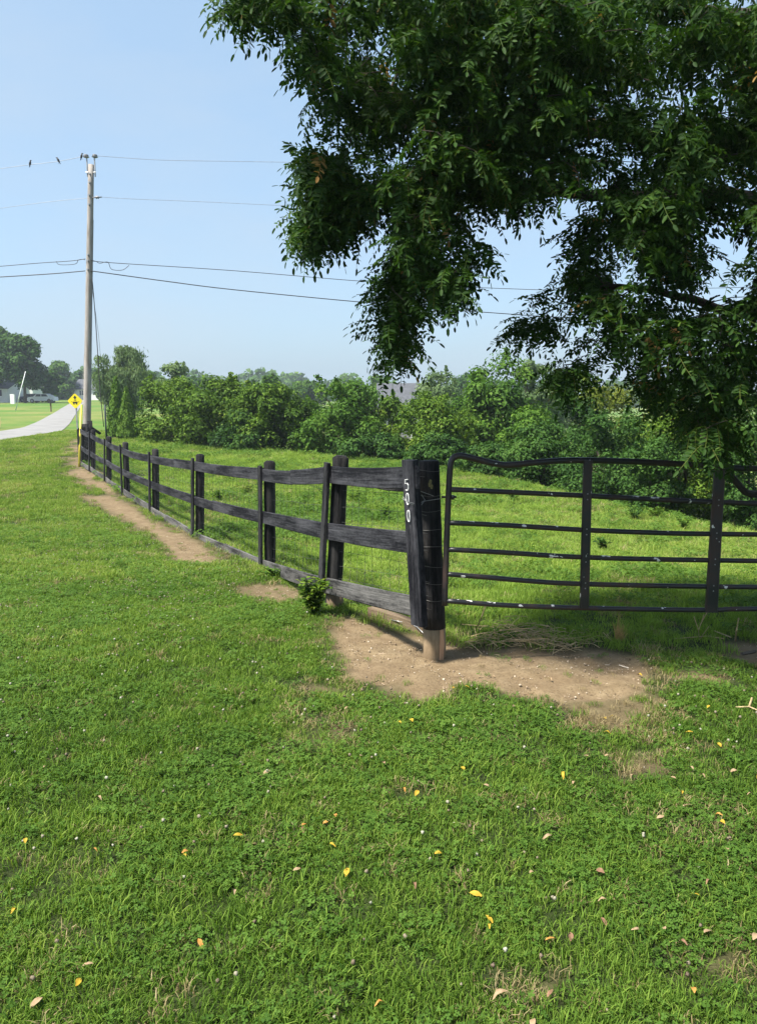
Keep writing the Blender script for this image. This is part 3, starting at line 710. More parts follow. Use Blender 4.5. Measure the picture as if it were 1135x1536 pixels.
for (x0, y0, x1, y1, w0, w1) in ((880, 690, 874.5, 911, .055, .06), (1077, 700, 1064, 917, .068, .082), (1300, 706, 1298, 915, .06, .06)):
    A, B = gl([(x0, y0), (x1, y1)]); mb = MB(); A = A+Vector((0, -.02, 0)); B = B+Vector((0, -.02, 0)); s = 6
    vs = []; fs = []; bcs = []
    for k in range(s+1):
        c_ = A.lerp(B, k/s); w_ = w0+(w1-w0)*k/s
        for (u, v_) in ((-.5, .012), (-.5, -.004), (-.42, -.012), (.42, -.012), (.5, -.004), (.5, .012)):
            vs.append(c_+Vector((u*w_, v_, 0))); bcs.append((k*.15, u*w_, v_))
        if k:
            o = (k-1)*6; fs += [(o+q, o+q+1, o+q+7, o+q+6) for q in range(5)]+[(o+5, o, o+6, o+11)]
    fs += [(5, 4, 3, 2, 1, 0), tuple(s*6+q for q in range(6))]
    mb.add(vs, fs, bcs); br = mb.build('brace', M['gate'], gate)
    for yy in ((743, 795, 836, 876) if x0 < 1000 else (752, 801, 840, 880) if x0 < 1200 else (760, 804, 843, 882)):
        for dz in (-.018, .018):
            t = (yy-y0)/(y1-y0); c_ = A.lerp(B, t)+Vector((0, -.0125, dz)); mb = MB(); mb.tube([c_, c_+Vector((0, -.005, 0))], [.0045, .003], 8); mb.build('rivet', M['wire'], br)
mb = MB(); mb.tube(gl([(662, 745.5), (684, 745.5)], GY+.03), .0075, 8); mb.box(V3(at(679, 746, GY-.01)), .016, .03, .026); mb.build('latch_bolt', M['gate'], gate, True)
gp_ = at(1530, 700, GY+.33); mb = MB(); gz = th(gp_[0], gp_[1]); mb.tube([(gp_[0], gp_[1], 1.34), (gp_[0], gp_[1], .6), (gp_[0], gp_[1], gz-.1)], [.085, .09, .095], 12, jit=.03)
tag(mb.build('gate_post', M['post'], None, True), 'round black hinge post at the far end of the gate', 'post')
mb = MB(); mb.board([V3(at(1512, 750, GY+.2))+Vector((0, .0, 0)), V3((gp_[0], gp_[1]-.09, at(1512, 750, GY)[2]))], .04, .012, Vector((0, -1, 0))); mb.build('hinge', M['gate'], gate)

# ------------------------------------------------------------------ utility pole, wires, birds, guy guards, sign
PY = 28.5
ptop = V3(at(137, 247, PY)); pbot = V3(at(128.5, 672, PY)); gz = th(pbot.x, pbot.y); pbot.z = gz-.3
pole = empty('utility_pole', (pbot.x, pbot.y, gz), 'tall grey wooden utility pole rising behind the end of the fence', 'utility pole')
mb = MB(); mb.tube([pbot.lerp(ptop, s/14) for s in range(15)], [.148-.05*s/14 for s in range(15)], 14, jit=.012); mb.build('shaft', M['pole'], pole, True)
for sx in (-1, 1):
    b0 = ptop+Vector((sx*.135, -.02, -.38)); mb = MB(); mb.box(b0+Vector((0, 0, .28)), .035, .05, .62); mb.build('bracket', M['steel'], pole)
    mb = MB(); c_ = b0+Vector((sx*.02, 0, .6)); mb.tube([c_+Vector((0, 0, z)) for z in (0, .03, .035, .07, .075, .11, .12)], [.05, .11, .11, .06, .09, .07, .03], 12); mb.build('insulator', M['concrete'], pole, True)
    mb = MB(); mb.tube([b0+Vector((-sx*.05, -.06, .1)), b0+Vector((sx*.04, -.06, .1))], .02, 6); mb.build('bolt', M['steel'], pole)
def on_pole(py): return V3(at(137-(py-247)/425*8.5, py, PY))
for py in (262, 275, 294, 308, 383, 405, 392):
    c_ = on_pole(py); mb = MB(); mb.tube([c_+Vector((0, -.08, 0)), c_+Vector((0, -.17, 0))], [.035, .03], 8); mb.build('bolt', M['steel'], pole)
mb = MB(); c_ = on_pole(297); mb.tube([c_+Vector((.08, -.05, 0)), c_+Vector((.42, -.05, .02))], .022, 8); mb.tube([c_+Vector((.2+.03*k, -.05, .01)) for k in range(6)], [.03, .06, .03, .06, .03, .02], 8); mb.build('insulator', M['concrete'], pole, True)
mb = MB(); pts = [on_pole(418)+Vector((.14, -.05, 0)), V3(at(143, 470, PY)), V3(at(147, 530, PY)), V3(at(151, 590, PY)), V3(at(156, 640, PY))]
mb.tube(spl(pts, 4), .016, 5); mb.build('down_lead', M['cable'], pole, True)
mb = MB(); mb.tube([on_pole(330)+Vector((.135, -.03, 0)), on_pole(450)+Vector((.15, -.03, 0)), on_pole(600)+Vector((.16, -.03, 0)), on_pole(660)+Vector((.165, -.03, 0))], .009, 5); mb.build('ground_wire', M['conductor'], pole)
POLE_R = Vector((ptop.x+62, ptop.y+18, 0)); POLE_L = Vector((ptop.x-42, ptop.y+6, 0))
def wire(label, start, pix, side, r, matn, cat='wire', name='overhead_wire'):
    """pix: points of the wire in the picture; its depth follows the line to the next pole"""
    tgt = POLE_R if side > 0 else POLE_L; pts = [V3(start)]
    for (a, b_) in pix:
        d = ray(a, b_); # intersection of the vertical plane pole->next pole with the ray
        e = np.array([tgt.x-start[0], tgt.y-start[1]]); n2 = np.array([-e[1], e[0]])
        t = (n2@np.array([start[0], start[1]]))/(n2@d[:2]); pts.append(Vector((d[0]*t, d[1]*t, CAM_H+d[2]*t)))
    mb = MB(); mb.tube(spl(pts, 5), r, 5, False); o = mb.build(name, M[matn], None, True); return tag(o, label, cat)
wR0 = ptop+Vector((.15, 0, .3)); wL0 = ptop+Vector((-.15, 0, .3))
wire('thin high bare wire from the pole top towards the locust tree', wR0, [(240, 240), (350, 242), (450, 243.5), (700, 246), (1000, 246), (1500, 236)], 1, .008, 'conductor')
topL = wire('thin high bare wire left of the pole top with birds perched on it', wL0, [(88, 242), (45, 247), (0, 253), (-150, 274), (-500, 318)], -1, .008, 'conductor')
wire('thin bare wire from the second insulator towards the locust tree', on_pole(297)+Vector((.42, -.05, .02)), [(200, 298.5), (300, 302.5), (450, 309.5), (700, 320), (1000, 328), (1500, 330)], 1, .007, 'conductor')
wire('thin bare wire running left from below the pole top', on_pole(297), [(80, 302), (0, 312.5), (-150, 333), (-500, 375)], -1, .007, 'conductor')
wire('grey telephone cable with a slack loop running right behind the tree', on_pole(391)+Vector((.1, -.1, 0)), [(165, 394), (350, 406), (560, 423), (760, 433), (900, 435), (1200, 428), (1500, 410)], 1, .012, 'cable', 'cable')
wire('grey telephone cable with a slack loop running left from the pole', on_pole(389)+Vector((-.1, -.1, 0)), [(105, 391.5), (60, 394.5), (0, 399.5), (-150, 412), (-500, 436)], -1, .0115, 'cable', 'cable')
wire('thick black lowest cable sloping right behind the tree', on_pole(407)+Vector((.1, -.1, 0)), [(250, 422), (350, 434.5), (545, 453.5), (735, 469), (900, 478), (1200, 480), (1500, 466)], 1, .017, 'cable', 'cable')
wire('thick black lowest cable running left from the pole', on_pole(407)+Vector((-.1, -.1, 0)), [(80, 410.5), (0, 415.5), (-150, 424), (-500, 440)], -1, .0165, 'cable', 'cable')
for lab, pix, side in (('right', [(144, 392), (150, 395), (158, 393), (163, 394), (168, 404), (184, 405), (194, 398)], 1), ('left', [(126, 389), (118, 390), (113, 396), (90, 397), (85, 392)], -1)):
    wire('slack cable loop hanging %s the pole under the telephone cable' % ('to the right of' if side > 0 else 'to the left of'), on_pole(391)+Vector((side*.1, -.12, 0)), pix, side, .010, 'cable', 'cable', 'cable_loop')
# birds
def bird(px, py, lab, tilt):
    d = ray(px, py); e = np.array([POLE_L.x-wL0.x, POLE_L.y-wL0.y]); n2 = np.array([-e[1], e[0]]); t = (n2@np.array([wL0.x, wL0.y]))/(n2@d[:2])
    c_ = Vector((d[0]*t, d[1]*t, CAM_H+d[2]*t)); mb = MB(); ax = Vector((math.sin(tilt), 0, math.cos(tilt)))*.72
    mb.tube([c_+ax*z for z in (-.20, -.12, -.08, -.02, .04, .08, .10, .13, .155, .165)], [.008, .013, .025, .038, .038, .03, .023, .027, .02, .006], 8)
    hd = c_+ax*.14; mb.tube([hd, hd+Vector((.055 if tilt > 0 else -.055, 0, .0))], [.014, .002], 5)
    for s in (-.015, .015): mb.tube([c_+ax*-.06+Vector((s, 0, 0)), c_+Vector((s, 0, -.12))], .004, 4)
    return tag(mb.build('bird', M['black'], None, True), lab, 'bird')
bird(45.5, 245.0, 'small dark bird perched upright on the high wire, farthest from the pole', .25)
bird(88, 240.5, 'small dark bird perched on the high wire, second from the pole', -.5)
bird(122.5, 234.5, 'small dark bird perched on the wire beside the pole top', .3)
# yellow guy-wire guard and second guy
ga = V3(ground(119, 700)); gb = V3(at(122.3, 607, 24.6)); gw = on_pole(415)
guy = empty('guy_wire', ga, 'guy wire with yellow plastic guard anchored by the fence end', 'guy wire')
mb = MB(); mb.tube([ga, ga.lerp(gb, .5), gb], [.034, .034, .03], 8); mb.build('guard', M['guard'], guy, True)
mb = MB(); mb.tube([ga-Vector((0, 0, .05)), gb, gw], .0045, 5); mb.build('cable', M['mesh_wire'], guy)
ga = V3(at(160, 657, 30.0)); ga.z = th(ga.x, ga.y); gb = V3(at(157.5, 607, 29.6)); guy = empty('guy_wire', ga, 'guy wire with dark sleeve anchored behind the fence near the cedars', 'guy wire')
mb = MB(); mb.tube([ga, gb], .035, 8); mb.build('guard', plain('dark_sleeve', (.025, .04, .04), .6), guy, True)
mb = MB(); mb.tube([gb, V3(at(148, 500, 29)), on_pole(400)], .006, 5); mb.build('cable', M['mesh_wire'], guy)
# yellow diamond sign
sc = at(113, 601.5, 38.0); sg = th(sc[0], sc[1])
sign = empty('warning_sign', (sc[0], sc[1], sg), 'yellow diamond road sign with black arrow and symbol on thin post', 'sign')
mb = MB(); mb.box((sc[0]+.02, sc[1]+.05, (sg+sc[2]+.2)/2), .06, .04, sc[2]+.2-sg); mb.build('post', M['steel'], sign)
hd = .37; mb = MB(); vs = []; r_ = .05
for (ux, uz) in ((0, 1), (1, 0), (0, -1), (-1, 0)):
    for s in (-1, 1):
        vs.append((ux*(hd-r_*.4)+ (s*r_*.7 if ux == 0 else 0)*(1 if uz > 0 else -1), 0, uz*(hd-r_*.4)+(s*r_*.7 if uz == 0 else 0)*(-1 if ux > 0 else 1)))
front = [Vector((sc[0]+v[0], sc[1], sc[2]+v[2])) for v in vs]; back = [v+Vector((0, .012, 0)) for v in front]
mb.add(front+back, [tuple(range(8))[::-1], tuple(range(8, 16))]+[(i, (i+1) % 8, 8+(i+1) % 8, 8+i) for i in range(8)]); panel = mb.build('panel', M['yellow'], sign)
def flat(shapes, nm):
    mb = MB()
    for sh in shapes:
        A = [Vector((sc[0]+u, sc[1]-.006, sc[2]+v_)) for u, v_ in sh]; B = [a_+Vector((0, .008, 0)) for a_ in A]; k = len(sh)
        mb.add(A+B, [tuple(range(k))[::-1], tuple(range(k, 2*k))]+[(i, (i+1) % k, k+(i+1) % k, k+i) for i in range(k)])
    return mb.build(nm, M['black'], panel)
flat([[(0, .27), (.085, .16), (.035, .16), (.035, .09), (-.035, .09), (-.035, .16), (-.085, .16)]], 'arrow_symbol')
flat([[(-.07, .055), (.07, .055), (.055, .03), (-.055, .03)], [(-.11, -.03), (.11, -.03), (.11, -.10), (-.11, -.10)], [(-.22, -.02), (-.13, -.03), (-.13, -.06)], [(.22, -.02), (.13, -.03), (.13, -.06)],
      [(-.10, -.11), (-.03, -.11), (-.03, -.16), (-.10, -.16)], [(.03, -.11), (.10, -.11), (.10, -.16), (.03, -.16)]], 'vehicle_symbol')
# black marker stake beside the yellow guard
mb = MB(); q = at(117, 645, 24.2); gz = th(q[0], q[1]); mb.box((q[0], q[1], (q[2]+gz)/2), .045, .045, q[2]-gz+.06); mb.box((q[0]+.02, q[1], (q[2]+gz)/2), .012, .06, q[2]-gz+.02)
tag(mb.build('steel_stake', M['black']), 'thin black steel stake standing beside the yellow guy guard', 'stake')

# ------------------------------------------------------------------ far side of the road
def prism_house(name, label, x0, x1, y0, y1, zb, ze, zr, along='x', wallm='siding', roofm='roof'):
    h = empty(name, ((x0+x1)/2, (y0+y1)/2, zb), label, 'house'); mb = MB()
    if along == 'x':
        ym = (y0+y1)/2; A = [(x0, y0, zb-.5), (x0, y1, zb-.5), (x0, y1, ze), (x0, ym, zr), (x0, y0, ze)]; B = [(x1, *a_[1:]) for a_ in A]
    else:
        xm = (x0+x1)/2; A = [(x1, y0, zb-.5), (x0, y0, zb-.5), (x0, y0, ze), (xm, y0, zr), (x1, y0, ze)]; B = [(a_[0], y1, a_[2]) for a_ in A]
    mb.add(A+B, [(0, 1, 2, 3, 4)[::-1], (5, 6, 7, 8, 9), (0, 1, 6, 5), (1, 2, 7, 6), (4, 0, 5, 9)]); mb.build('wall', M[wallm], h)
    for k in (0, 1):
        e = .35; mb = MB()
        if along == 'x':
            sgn = -1 if k == 0 else 1; ye = y0 if k == 0 else y1; sl = (zr-ze)/abs(ym-ye)
            c = [(x0-e, ym, zr+.05), (x1+e, ym, zr+.05), (x1+e, ye+sgn*e, ze-sl*e+.05), (x0-e, ye+sgn*e, ze-sl*e+.05)]
        else:
            sgn = -1 if k == 0 else 1; xe = x0 if k == 0 else x1; sl = (zr-ze)/abs(xm-xe)
            c = [(xm, y0-e, zr+.05), (xm, y1+e, zr+.05), (xe+sgn*e, y1+e, ze-sl*e+.05), (xe+sgn*e, y0-e, ze-sl*e+.05)]
        c2 = [(a_[0], a_[1], a_[2]+.12) for a_ in c]; mb.add(c+c2, [(0, 1, 2, 3), (7, 6, 5, 4), (0, 4, 5, 1), (1, 5, 6, 2), (2, 6, 7, 3), (3, 7, 4, 0)]); mb.build('roof', M[roofm], h)
    n = max(2, int((x1-x0)/2.6))
    for k in range(n):
        cx_ = x0+(x1-x0)*(k+.5)/n; isd = k == n//2
        mb = MB(); hz_ = (zb+1.0, zb+2.05) if isd else (zb+1.05, zb+2.2); 
        mb.box((cx_, y0-.02, zb+1.05 if isd else zb+1.6), .95 if isd else 1.0, .06, 2.1 if isd else 1.2); fr = mb.build('door' if isd else 'window', M['white'], h)
        if not isd:
            for sx in (-.23, .23):
                mb = MB(); mb.box((cx_+sx, y0-.055, zb+1.6), .40, .02, 1.05); mb.build('pane', M['glass'], fr)
        else:
            mb = MB(); mb.box((cx_+.35, y0-.07, zb+1.0), .05, .05, .05); mb.build('handle', M['steel'], fr)
    return h
def at_ground(px, Y): x = (px-CX)/F*Y*1.01; return x, Y, th(x, Y)
x, y, z = at_ground(-35, 128); prism_house('cottage', 'low white cottage with grey roof under the dark trees beyond the road', x-4, x+6.6, y, y+8, z, z+2.3, z+3.6)
x, y, z = at_ground(44, 150); prism_house('cottage', 'small white gabled cottage between the dark trees beyond the road', x-2.2, x+2.2, y, y+8, z, z+2.7, z+4.3, 'y')
x, y, z = at_ground(134, 175); prism_house('cottage', 'white gabled house at the far end of the grass strip behind the pole', x-2, x+5, y, y+8, z, z+2.5, z+4.6, 'x')
x, y, z = at_ground(600, 82); prism_house('farmhouse', 'grey-roofed house almost hidden behind the pasture shrubs', x-2.2, x+2.9, y, y+8, z, z+2.6, at(600, 577, 86)[2], wallm='siding_grey')
def car(px, Y, col, label, ln=4.4, rot=0.0):
    x, y, z = at_ground(px, Y); c = empty('parked_car', (x, y, z), label, 'car', 'cars parked by the far cottages')
    paint = plain('car_paint_'+str(px), col, .3, var=.05); prof = [(-2.2, .3), (-2.2, .75), (-1.9, .9), (-1.2, .98), (-.6, 1.42), (.9, 1.45), (1.7, 1.0), (2.15, .92), (2.2, .3)]
    W_ = .85; mb = MB(); A = [(x+u, y-W_, z+v) for u, v in prof]; B = [(x+u, y+W_, z+v) for u, v in prof]; k = len(prof)
    mb.add(A+B, [tuple(range(k)), tuple(range(k, 2*k))[::-1]]+[((i+1) % k, i, k+i, k+(i+1) % k) for i in range(k)]); mb.build('body', paint, c)
    for (u0, u1) in ((-.95, .05), (.15, 1.2)):
        mb = MB(); mb.add([(x+u0+(.1 if u0 < 0 else 0), y-W_-.01, z+1.0), (x+u1, y-W_-.01, z+1.0), (x+u1-(.3 if u1 > 1 else 0), y-W_-.01, z+1.36), (x+u0+(.32 if u0 < 0 else 0), y-W_-.01, z+1.36)], [(0, 1, 2, 3)]); mb.build('window', M['glass'], c)
    for u in (-1.4, 1.35):
        for s in (-1, 1):
            mb = MB(); mb.tube([(x+u, y+s*(W_-.15), z+.32), (x+u, y+s*(W_+.03), z+.32)], .32, 14); wh_ = mb.build('wheel', M['black'], c)
            mb = MB(); mb.tube([(x+u, y+s*(W_+.03), z+.32), (x+u, y+s*(W_+.045), z+.32)], [.2, .17], 10); mb.build('rim', M['steel'], wh_)
car(60, 133, (.08, .09, .12), 'dark car parked on the grass by the far cottages')
car(75, 126, (.75, .75, .75), 'white car parked on the grass by the far cottages')
x, y, z = at_ground(33.5, 88); tp = at(38.8, 557, 88)
sp = empty('slim_pole', (x, y, z), 'slim white pole with a white box standing on the far lawn', 'pole')
mb = MB(); mb.tube([(x, y, z-.1), tuple(tp)], [.06, .04], 8); mb.build('shaft', M['white'], sp, True)
mb = MB(); mb.box((x-.12, y-.2, z+1.3), .45, .3, 1.1); mb.build('meter_box', M['white'], sp)
x, y, z = at_ground(86, 84); mbx = empty('mailbox', (x, y, z), 'black mailbox on a post at the edge of the far road', 'mailbox')
mb = MB(); mb.box((x, y, z+.45), .12, .12, .95); mb.build('post', M['brown'], mbx)
mb = MB(); pr = [(-.14, 0), (.14, 0), (.14, .16), (.10, .26), (0, .3), (-.10, .26), (-.14, .16)]; A = [(x+u*1.4, y-.25, z+.9+v*1.4) for u, v in pr]; B = [(x+u*1.4, y+.3, z+.9+v*1.4) for u, v in pr]
mb.add(A+B, [tuple(range(7)), tuple(range(7, 14))[::-1]]+[((i+1) % 7, i, 7+i, 7+(i+1) % 7) for i in range(7)]); mb.build('box', M['black'], mbx)
# ------------------------------------------------------------------ shrubs and trees of the background
LM = {
 'bush':  leafy('bush_leaves', [(0, (.022, .056, .006)), (.45, (.080, .152, .015)), (.8, (.150, .235, .028)), (1, (.19, .24, .045))], transl=.3, big=(.25, .18)),
 'dark':  leafy('dark_leaves', [(0, (.014, .042, .009)), (.5, (.044, .106, .018)), (1, (.090, .170, .030))], transl=.25, big=(.25, .18)),
 'lime':  leafy('yellowish_leaves', [(0, (.055, .090, .012)), (.5, (.12, .165, .020)), (1, (.22, .24, .04))], transl=.35, big=(.25, .18)),
 'mid':   leafy('mid_leaves', [(0, (.022, .062, .008)), (.5, (.072, .156, .018)), (1, (.145, .24, .032))], transl=.3, big=(.25, .18)),
 'willow': leafy('willow_leaves', [(0, (.06, .105, .038)), (.5, (.115, .18, .065)), (1, (.18, .25, .10))], transl=.3, big=(.25, .1)),
 'cedar': leafy('cedar_sprays', [(0, (.034, .085, .010)), (.5, (.082, .165, .018)), (1, (.14, .225, .032))], transl=.15, big=(.3, .1)),
}
def leaf_cloud(P, Nrm, size, g, asp=.55, droop=0.0):
    n = len(P); r = g.normal(size=(n, 3)); T = np.cross(Nrm, r); T[:, 2] -= droop*3; T /= np.linalg.norm(T, axis=1)[:, None]+1e-9
    B = np.cross(Nrm, T); B /= np.linalg.norm(B, axis=1)[:, None]+1e-9
    l = (size*g.uniform(.6, 1.25, n)/2)[:, None]; w_ = l*asp
    lift = Nrm*l*.25
    V = np.stack([P-T*l, P+B*w_-T*l*.1+lift, P+T*l, P-B*w_-T*l*.1+lift], 1).reshape(-1, 3)
    return V, np.arange(n*4).reshape(-1, 4)
def tree(name, label, cat, px, py_top, wpx, Y, mt, seed, leaf=.13, n=8000, skirt=.05, lobes=26, shape='round', group=None, trunk=True, asp=.55, droop=0.0, shoots=6, depth=None, dz=0):
    """a tree or shrub whose foot stands on the terrain at px / Y; its top reaches py_top and it is wpx wide"""
    g = np.random.default_rng(seed); x, y = (px-CX)/F*Y*1.0, Y; z = th(x, y)+dz
    top = at(px, py_top, Y)[2]; H = top-z; W = wpx/F*Y/2; D = depth or W*.9
    t = empty(name, (x, y, z), label, cat, group)
    C = []; Rr = []; lobes = int(lobes*1.5)
    tries = 0
    while len(C) < lobes and tries < 4000:
        tries += 1
        u = g.uniform(-1, 1, 3); h = (u[2]+1)/2
        if len(C) < 3: u[:2] *= .35; h = g.uniform(.88, 1); u[2] = h*2-1
        if shape == 'round': lim = max(0, 1-(max(h-.5, 0)/.52)**2.6)**.5*(.86+.14*min(1, h/.3))
        elif shape == 'dome': lim = math.sqrt(max(0, 1-((h-.60)/.62)**2)) if h > .2 else .25
        elif shape == 'cone': lim = 1.02-h*.93
        else: lim = 1
        if len(C) >= 3 and u[0]**2+u[1]**2 > lim*lim*.9: continue
        r = min(g.uniform(.17, .38)*W, H*.27) if shape != 'cone' else g.uniform(.3, .5)*W*(1.1-h*.8)
        C.append((u[0]*W*.86, u[1]*D*.86, (skirt+(1-skirt)*h)*(H-r*.75))); Rr.append(r)
    C = np.array(C); Rr = np.array(Rr)
    n = int(n*1.5); k = g.choice(len(C), n, p=Rr**2/np.sum(Rr**2)); d = g.normal(size=(n, 3)); d /= np.linalg.norm(d, axis=1)[:, None]
    low = (d[:, 2] < -.15) & (g.random(n) < .55); d[low, 2] *= -1
    rad = Rr[k]*(1-.55*g.random(n)**1.6)*g.uniform(.88, 1.14, n)*(1+.22*(g.random(n) > .9)*g.random(n)*2)
    stretch = np.array([1, 1, .85 if shape != 'cone' else 1.5])
    P = C[k]+d*rad[:, None]*stretch
    if shape == 'cone':
        h = 1-np.sqrt(g.random(n)); a_ = g.uniform(0, 6.283, n); rr = W*np.minimum(1, h*5+.6)*(1-h)**.75*(1-.4*g.random(n)**2)*(.82+.36*vnoise(a_*2.2+seed, h*9))
        d = np.stack([np.cos(a_), np.sin(a_), .35+0*a_], -1); P = np.stack([rr*np.cos(a_), rr*np.sin(a_), h*H], -1); k = np.zeros(n, int)
    # dents: push leaves in by noise so that clumps and gaps appear
    if shape != 'cone': P += d*((fbm(P[:, 0]*7/max(W, 1)+seed, P[:, 2]*7/max(W, 1)+P[:, 1]*5/max(W, 1), 4)-.5)*1.0*Rr[k])[:, None]
    for s in range(int(shoots*2)):                          # leafy shoots breaking the outline
        c = C[g.integers(len(C))]; q = c+np.array([g.normal(0, .15), g.normal(0, .15), 1])*0; ln = g.uniform(.2, .5)*min(H*.35, 1.6)
        o = np.array([c[0], c[1], c[2]+Rr.mean()*.6]); dirv = np.array([g.normal(0, .35), g.normal(0, .35), 1]); m_ = max(30, n//180)
        tt = g.random(m_); S = o+dirv*tt[:, None]*ln+g.normal(0, .09*W*.5, (m_, 3))*(1-.6*tt)[:, None]; P = np.r_[P, S]; d = np.r_[d, g.normal(size=(m_, 3))]
    P[:, 2] = np.maximum(P[:, 2], .03*g.random(len(P))); d0_ = d; keep_ = P[:, 2] < H*1.03; P = P[keep_]; d = d[keep_]
    Nn = d*1.1+np.array([0, 0, .45])+g.normal(0, .42, (len(P), 3)); Nn /= np.linalg.norm(Nn, axis=1)[:, None]
    V, Fq = leaf_cloud(P, Nn, leaf, g, asp, droop); lt = g.normal(0, .13, len(C)); kk = np.r_[k, g.integers(0, len(C), max(0, len(d0_)-len(k)))][keep_]
    tint = np.clip(g.normal(.45, .17, len(P))+lt[kk], 0, 1)
    V += np.array([x, y, z])
    link('crown', np_mesh('crown', V, Fq, LM[mt], tint), t)
    mb = MB(); tr = max(.05, .028*H); hh = H*.62
    mb.tube([(x+g.normal(0, .03)*s, y, z-.15+hh*s/5) for s in range(6)], [tr*(1-.13*s) for s in range(6)], 8)
    for s in range(5):
        c = C[g.integers(len(C))]; b0 = Vector((x, y, z+hh*g.uniform(.3, .8))); b1 = Vector((x+c[0], y+c[1], z+c[2])); mb.tube([b0, b0.lerp(b1, .5)+Vector((0, 0, .1*H*.3)), b1], [tr*.5, tr*.33, tr*.12], 6)
    mb.build('trunk', M['bark_bg'], t, True)
    return t
hg = 'overgrown shrubs along the pasture edge'
def crestY(px):
    P = CREST[2:11]; q = P[:, 0]/P[:, 1]; return float(np.interp((px-CX)/F, q, P[:, 1]))
tree('shrub', 'broad olive-green shrub next to the narrow cedars, with pale clump at its foot', 'shrub', 262, 566, 118, crestY(240)-.5, 'bush', 21, .15, 9000, .02, 26, group=hg)
tree('shrub', 'tall rounded shrub in the middle of the long hedge, spreading shoots on top', 'shrub', 330, 560, 150, crestY(330)+2.0, 'bush', 22, .16, 11000, .02, 30, group=hg)
tree('shrub', 'dense dark shrub at the end of the long hedge, before the gap', 'shrub', 412, 572, 130, crestY(410)+2.0, 'bush', 23, .15, 10000, .02, 28, group=hg)
tree('shrub', 'low shrub filling the foot of the long hedge', 'shrub', 372, 610, 130, crestY(372)+1.0, 'dark', 24, .13, 7000, .02, 22, group=hg, shoots=2)
tree('shrub', 'round bright green bush-like tree right of the hedge gap', 'shrub', 520, 566, 150, crestY(520)+3.5, 'mid', 25, .14, 12000, .02, 34, group=hg)
tree('shrub', 'low bush in the dip of the hedge, pale green', 'shrub', 462, 596, 75, crestY(462)+5, 'mid', 26, .14, 5000, .02, 16, group=hg)
tree('shrub', 'light green low shrub in front of the grey-roofed house', 'shrub', 640, 591, 150, crestY(640)+3.5, 'bush', 27, .13, 10000, .02, 28, group=hg)
tree('shrub', 'small light green shrub beside the hanging locust branch', 'shrub', 588, 592, 84, crestY(590)+4.5, 'bush', 28, .12, 5000, .02, 16, group=hg)
tree('shade_tree', 'tall spreading tree rising above the pasture hedge, highest of its row', 'tree', 742, 528, 175, crestY(740)+11, 'mid', 29, .17, 15000, .03, 40, depth=2.6)
tree('shade_tree', 'slim pale tree behind the grey-roofed house', 'tree', 657, 551, 96, 62, 'willow', 30, .26, 7000, .1, 34)
tree('shade_tree', 'dull green tree standing behind the tallest hedge tree', 'tree', 800, 540, 92, 52, 'willow', 31, .24, 7000, .1, 34)
tree('shrub', 'dark bluish shrub below the tallest hedge tree', 'shrub', 815, 634, 130, crestY(815)+3.5, 'dark', 32, .10, 11000, .02, 30, group=hg)
tree('shrub', 'deep green shrub right behind the dented gate rail', 'shrub', 905, 612, 165, crestY(905)+4, 'dark', 33, .09, 13000, .02, 34, group=hg)
tree('shade_tree', 'yellow-green tree glowing behind the dark shrub', 'tree', 915, 570, 120, crestY(900)+9, 'lime', 34, .11, 9000, .05, 26)
tree('shrub', 'olive shrub behind the right-hand gate brace', 'shrub', 1030, 622, 150, crestY(1030)+3.5, 'bush', 35, .075, 12000, .02, 30, group=hg)
tree('shrub', 'shaded dark shrub at the low end of the pasture', 'shrub', 1130, 640, 150, crestY(1120)+3.5, 'dark', 36, .075, 11000, .02, 30, group=hg)
tree('shrub', 'dark thicket shrub deep behind the gate', 'shrub', 985, 650, 120, crestY(985)+2.2, 'dark', 37, .075, 8000, .02, 24, group=hg, shoots=2)
tree('shade_tree', 'tall dark tree behind the thicket at the low end of pasture', 'tree', 1060, 540, 200, crestY(1060)+12, 'dark', 38, .13, 12000, .05, 30)
tree('shrub', 'low dark shrub on the pasture edge under the tall tree', 'shrub', 735, 664, 110, crestY(735)+2.0, 'dark', 39, .10, 7000, .02, 22, group=hg, shoots=2)
tree('shade_tree', 'dark leafy tree filling the gap beside the yellow-green tree', 'tree', 862, 588, 110, crestY(862)+8, 'dark', 52, .12, 9000, .03, 30)
tree('shade_tree', 'olive tree behind the right-hand gate brace shrubs', 'tree', 985, 588, 130, crestY(985)+9, 'bush', 53, .11, 9000, .03, 30)
tree('shrub', 'bushy green shrub between the tall tree and the dark shrubs', 'shrub', 790, 612, 110, crestY(790)+6, 'mid', 54, .12, 9000, .02, 28, group=hg)
tree('shrub', 'mid green shrub at the lowest end of the pasture crest', 'shrub', 1260, 640, 170, 13, 'bush', 40, .075, 9000, .02, 26, group=hg)
tree('shrub', 'low leafy shrub at the foot of the round bush', 'shrub', 560, 650, 120, crestY(560)+1.4, 'dark', 41, .12, 6000, .02, 20, group=hg, shoots=2)
tree('shrub', 'low leafy shrub at the foot of the light green shrubs', 'shrub', 655, 650, 110, crestY(655)+1.4, 'dark', 42, .11, 6000, .02, 20, group=hg, shoots=2)
tree('cedar', 'narrow pointed cedar closest to the utility pole', 'cedar', 179, 563, 34, crestY(212)+1.5, 'cedar', 43, .20, 4500, .0, 30, 'cone', shoots=0, asp=.4, droop=-.6)
tree('cedar', 'shorter cedar with a browned foot next to the hedge', 'cedar', 194, 580, 34, crestY(212)+.5, 'cedar', 44, .20, 4500, .0, 30, 'cone', shoots=0, asp=.4, droop=-.6)
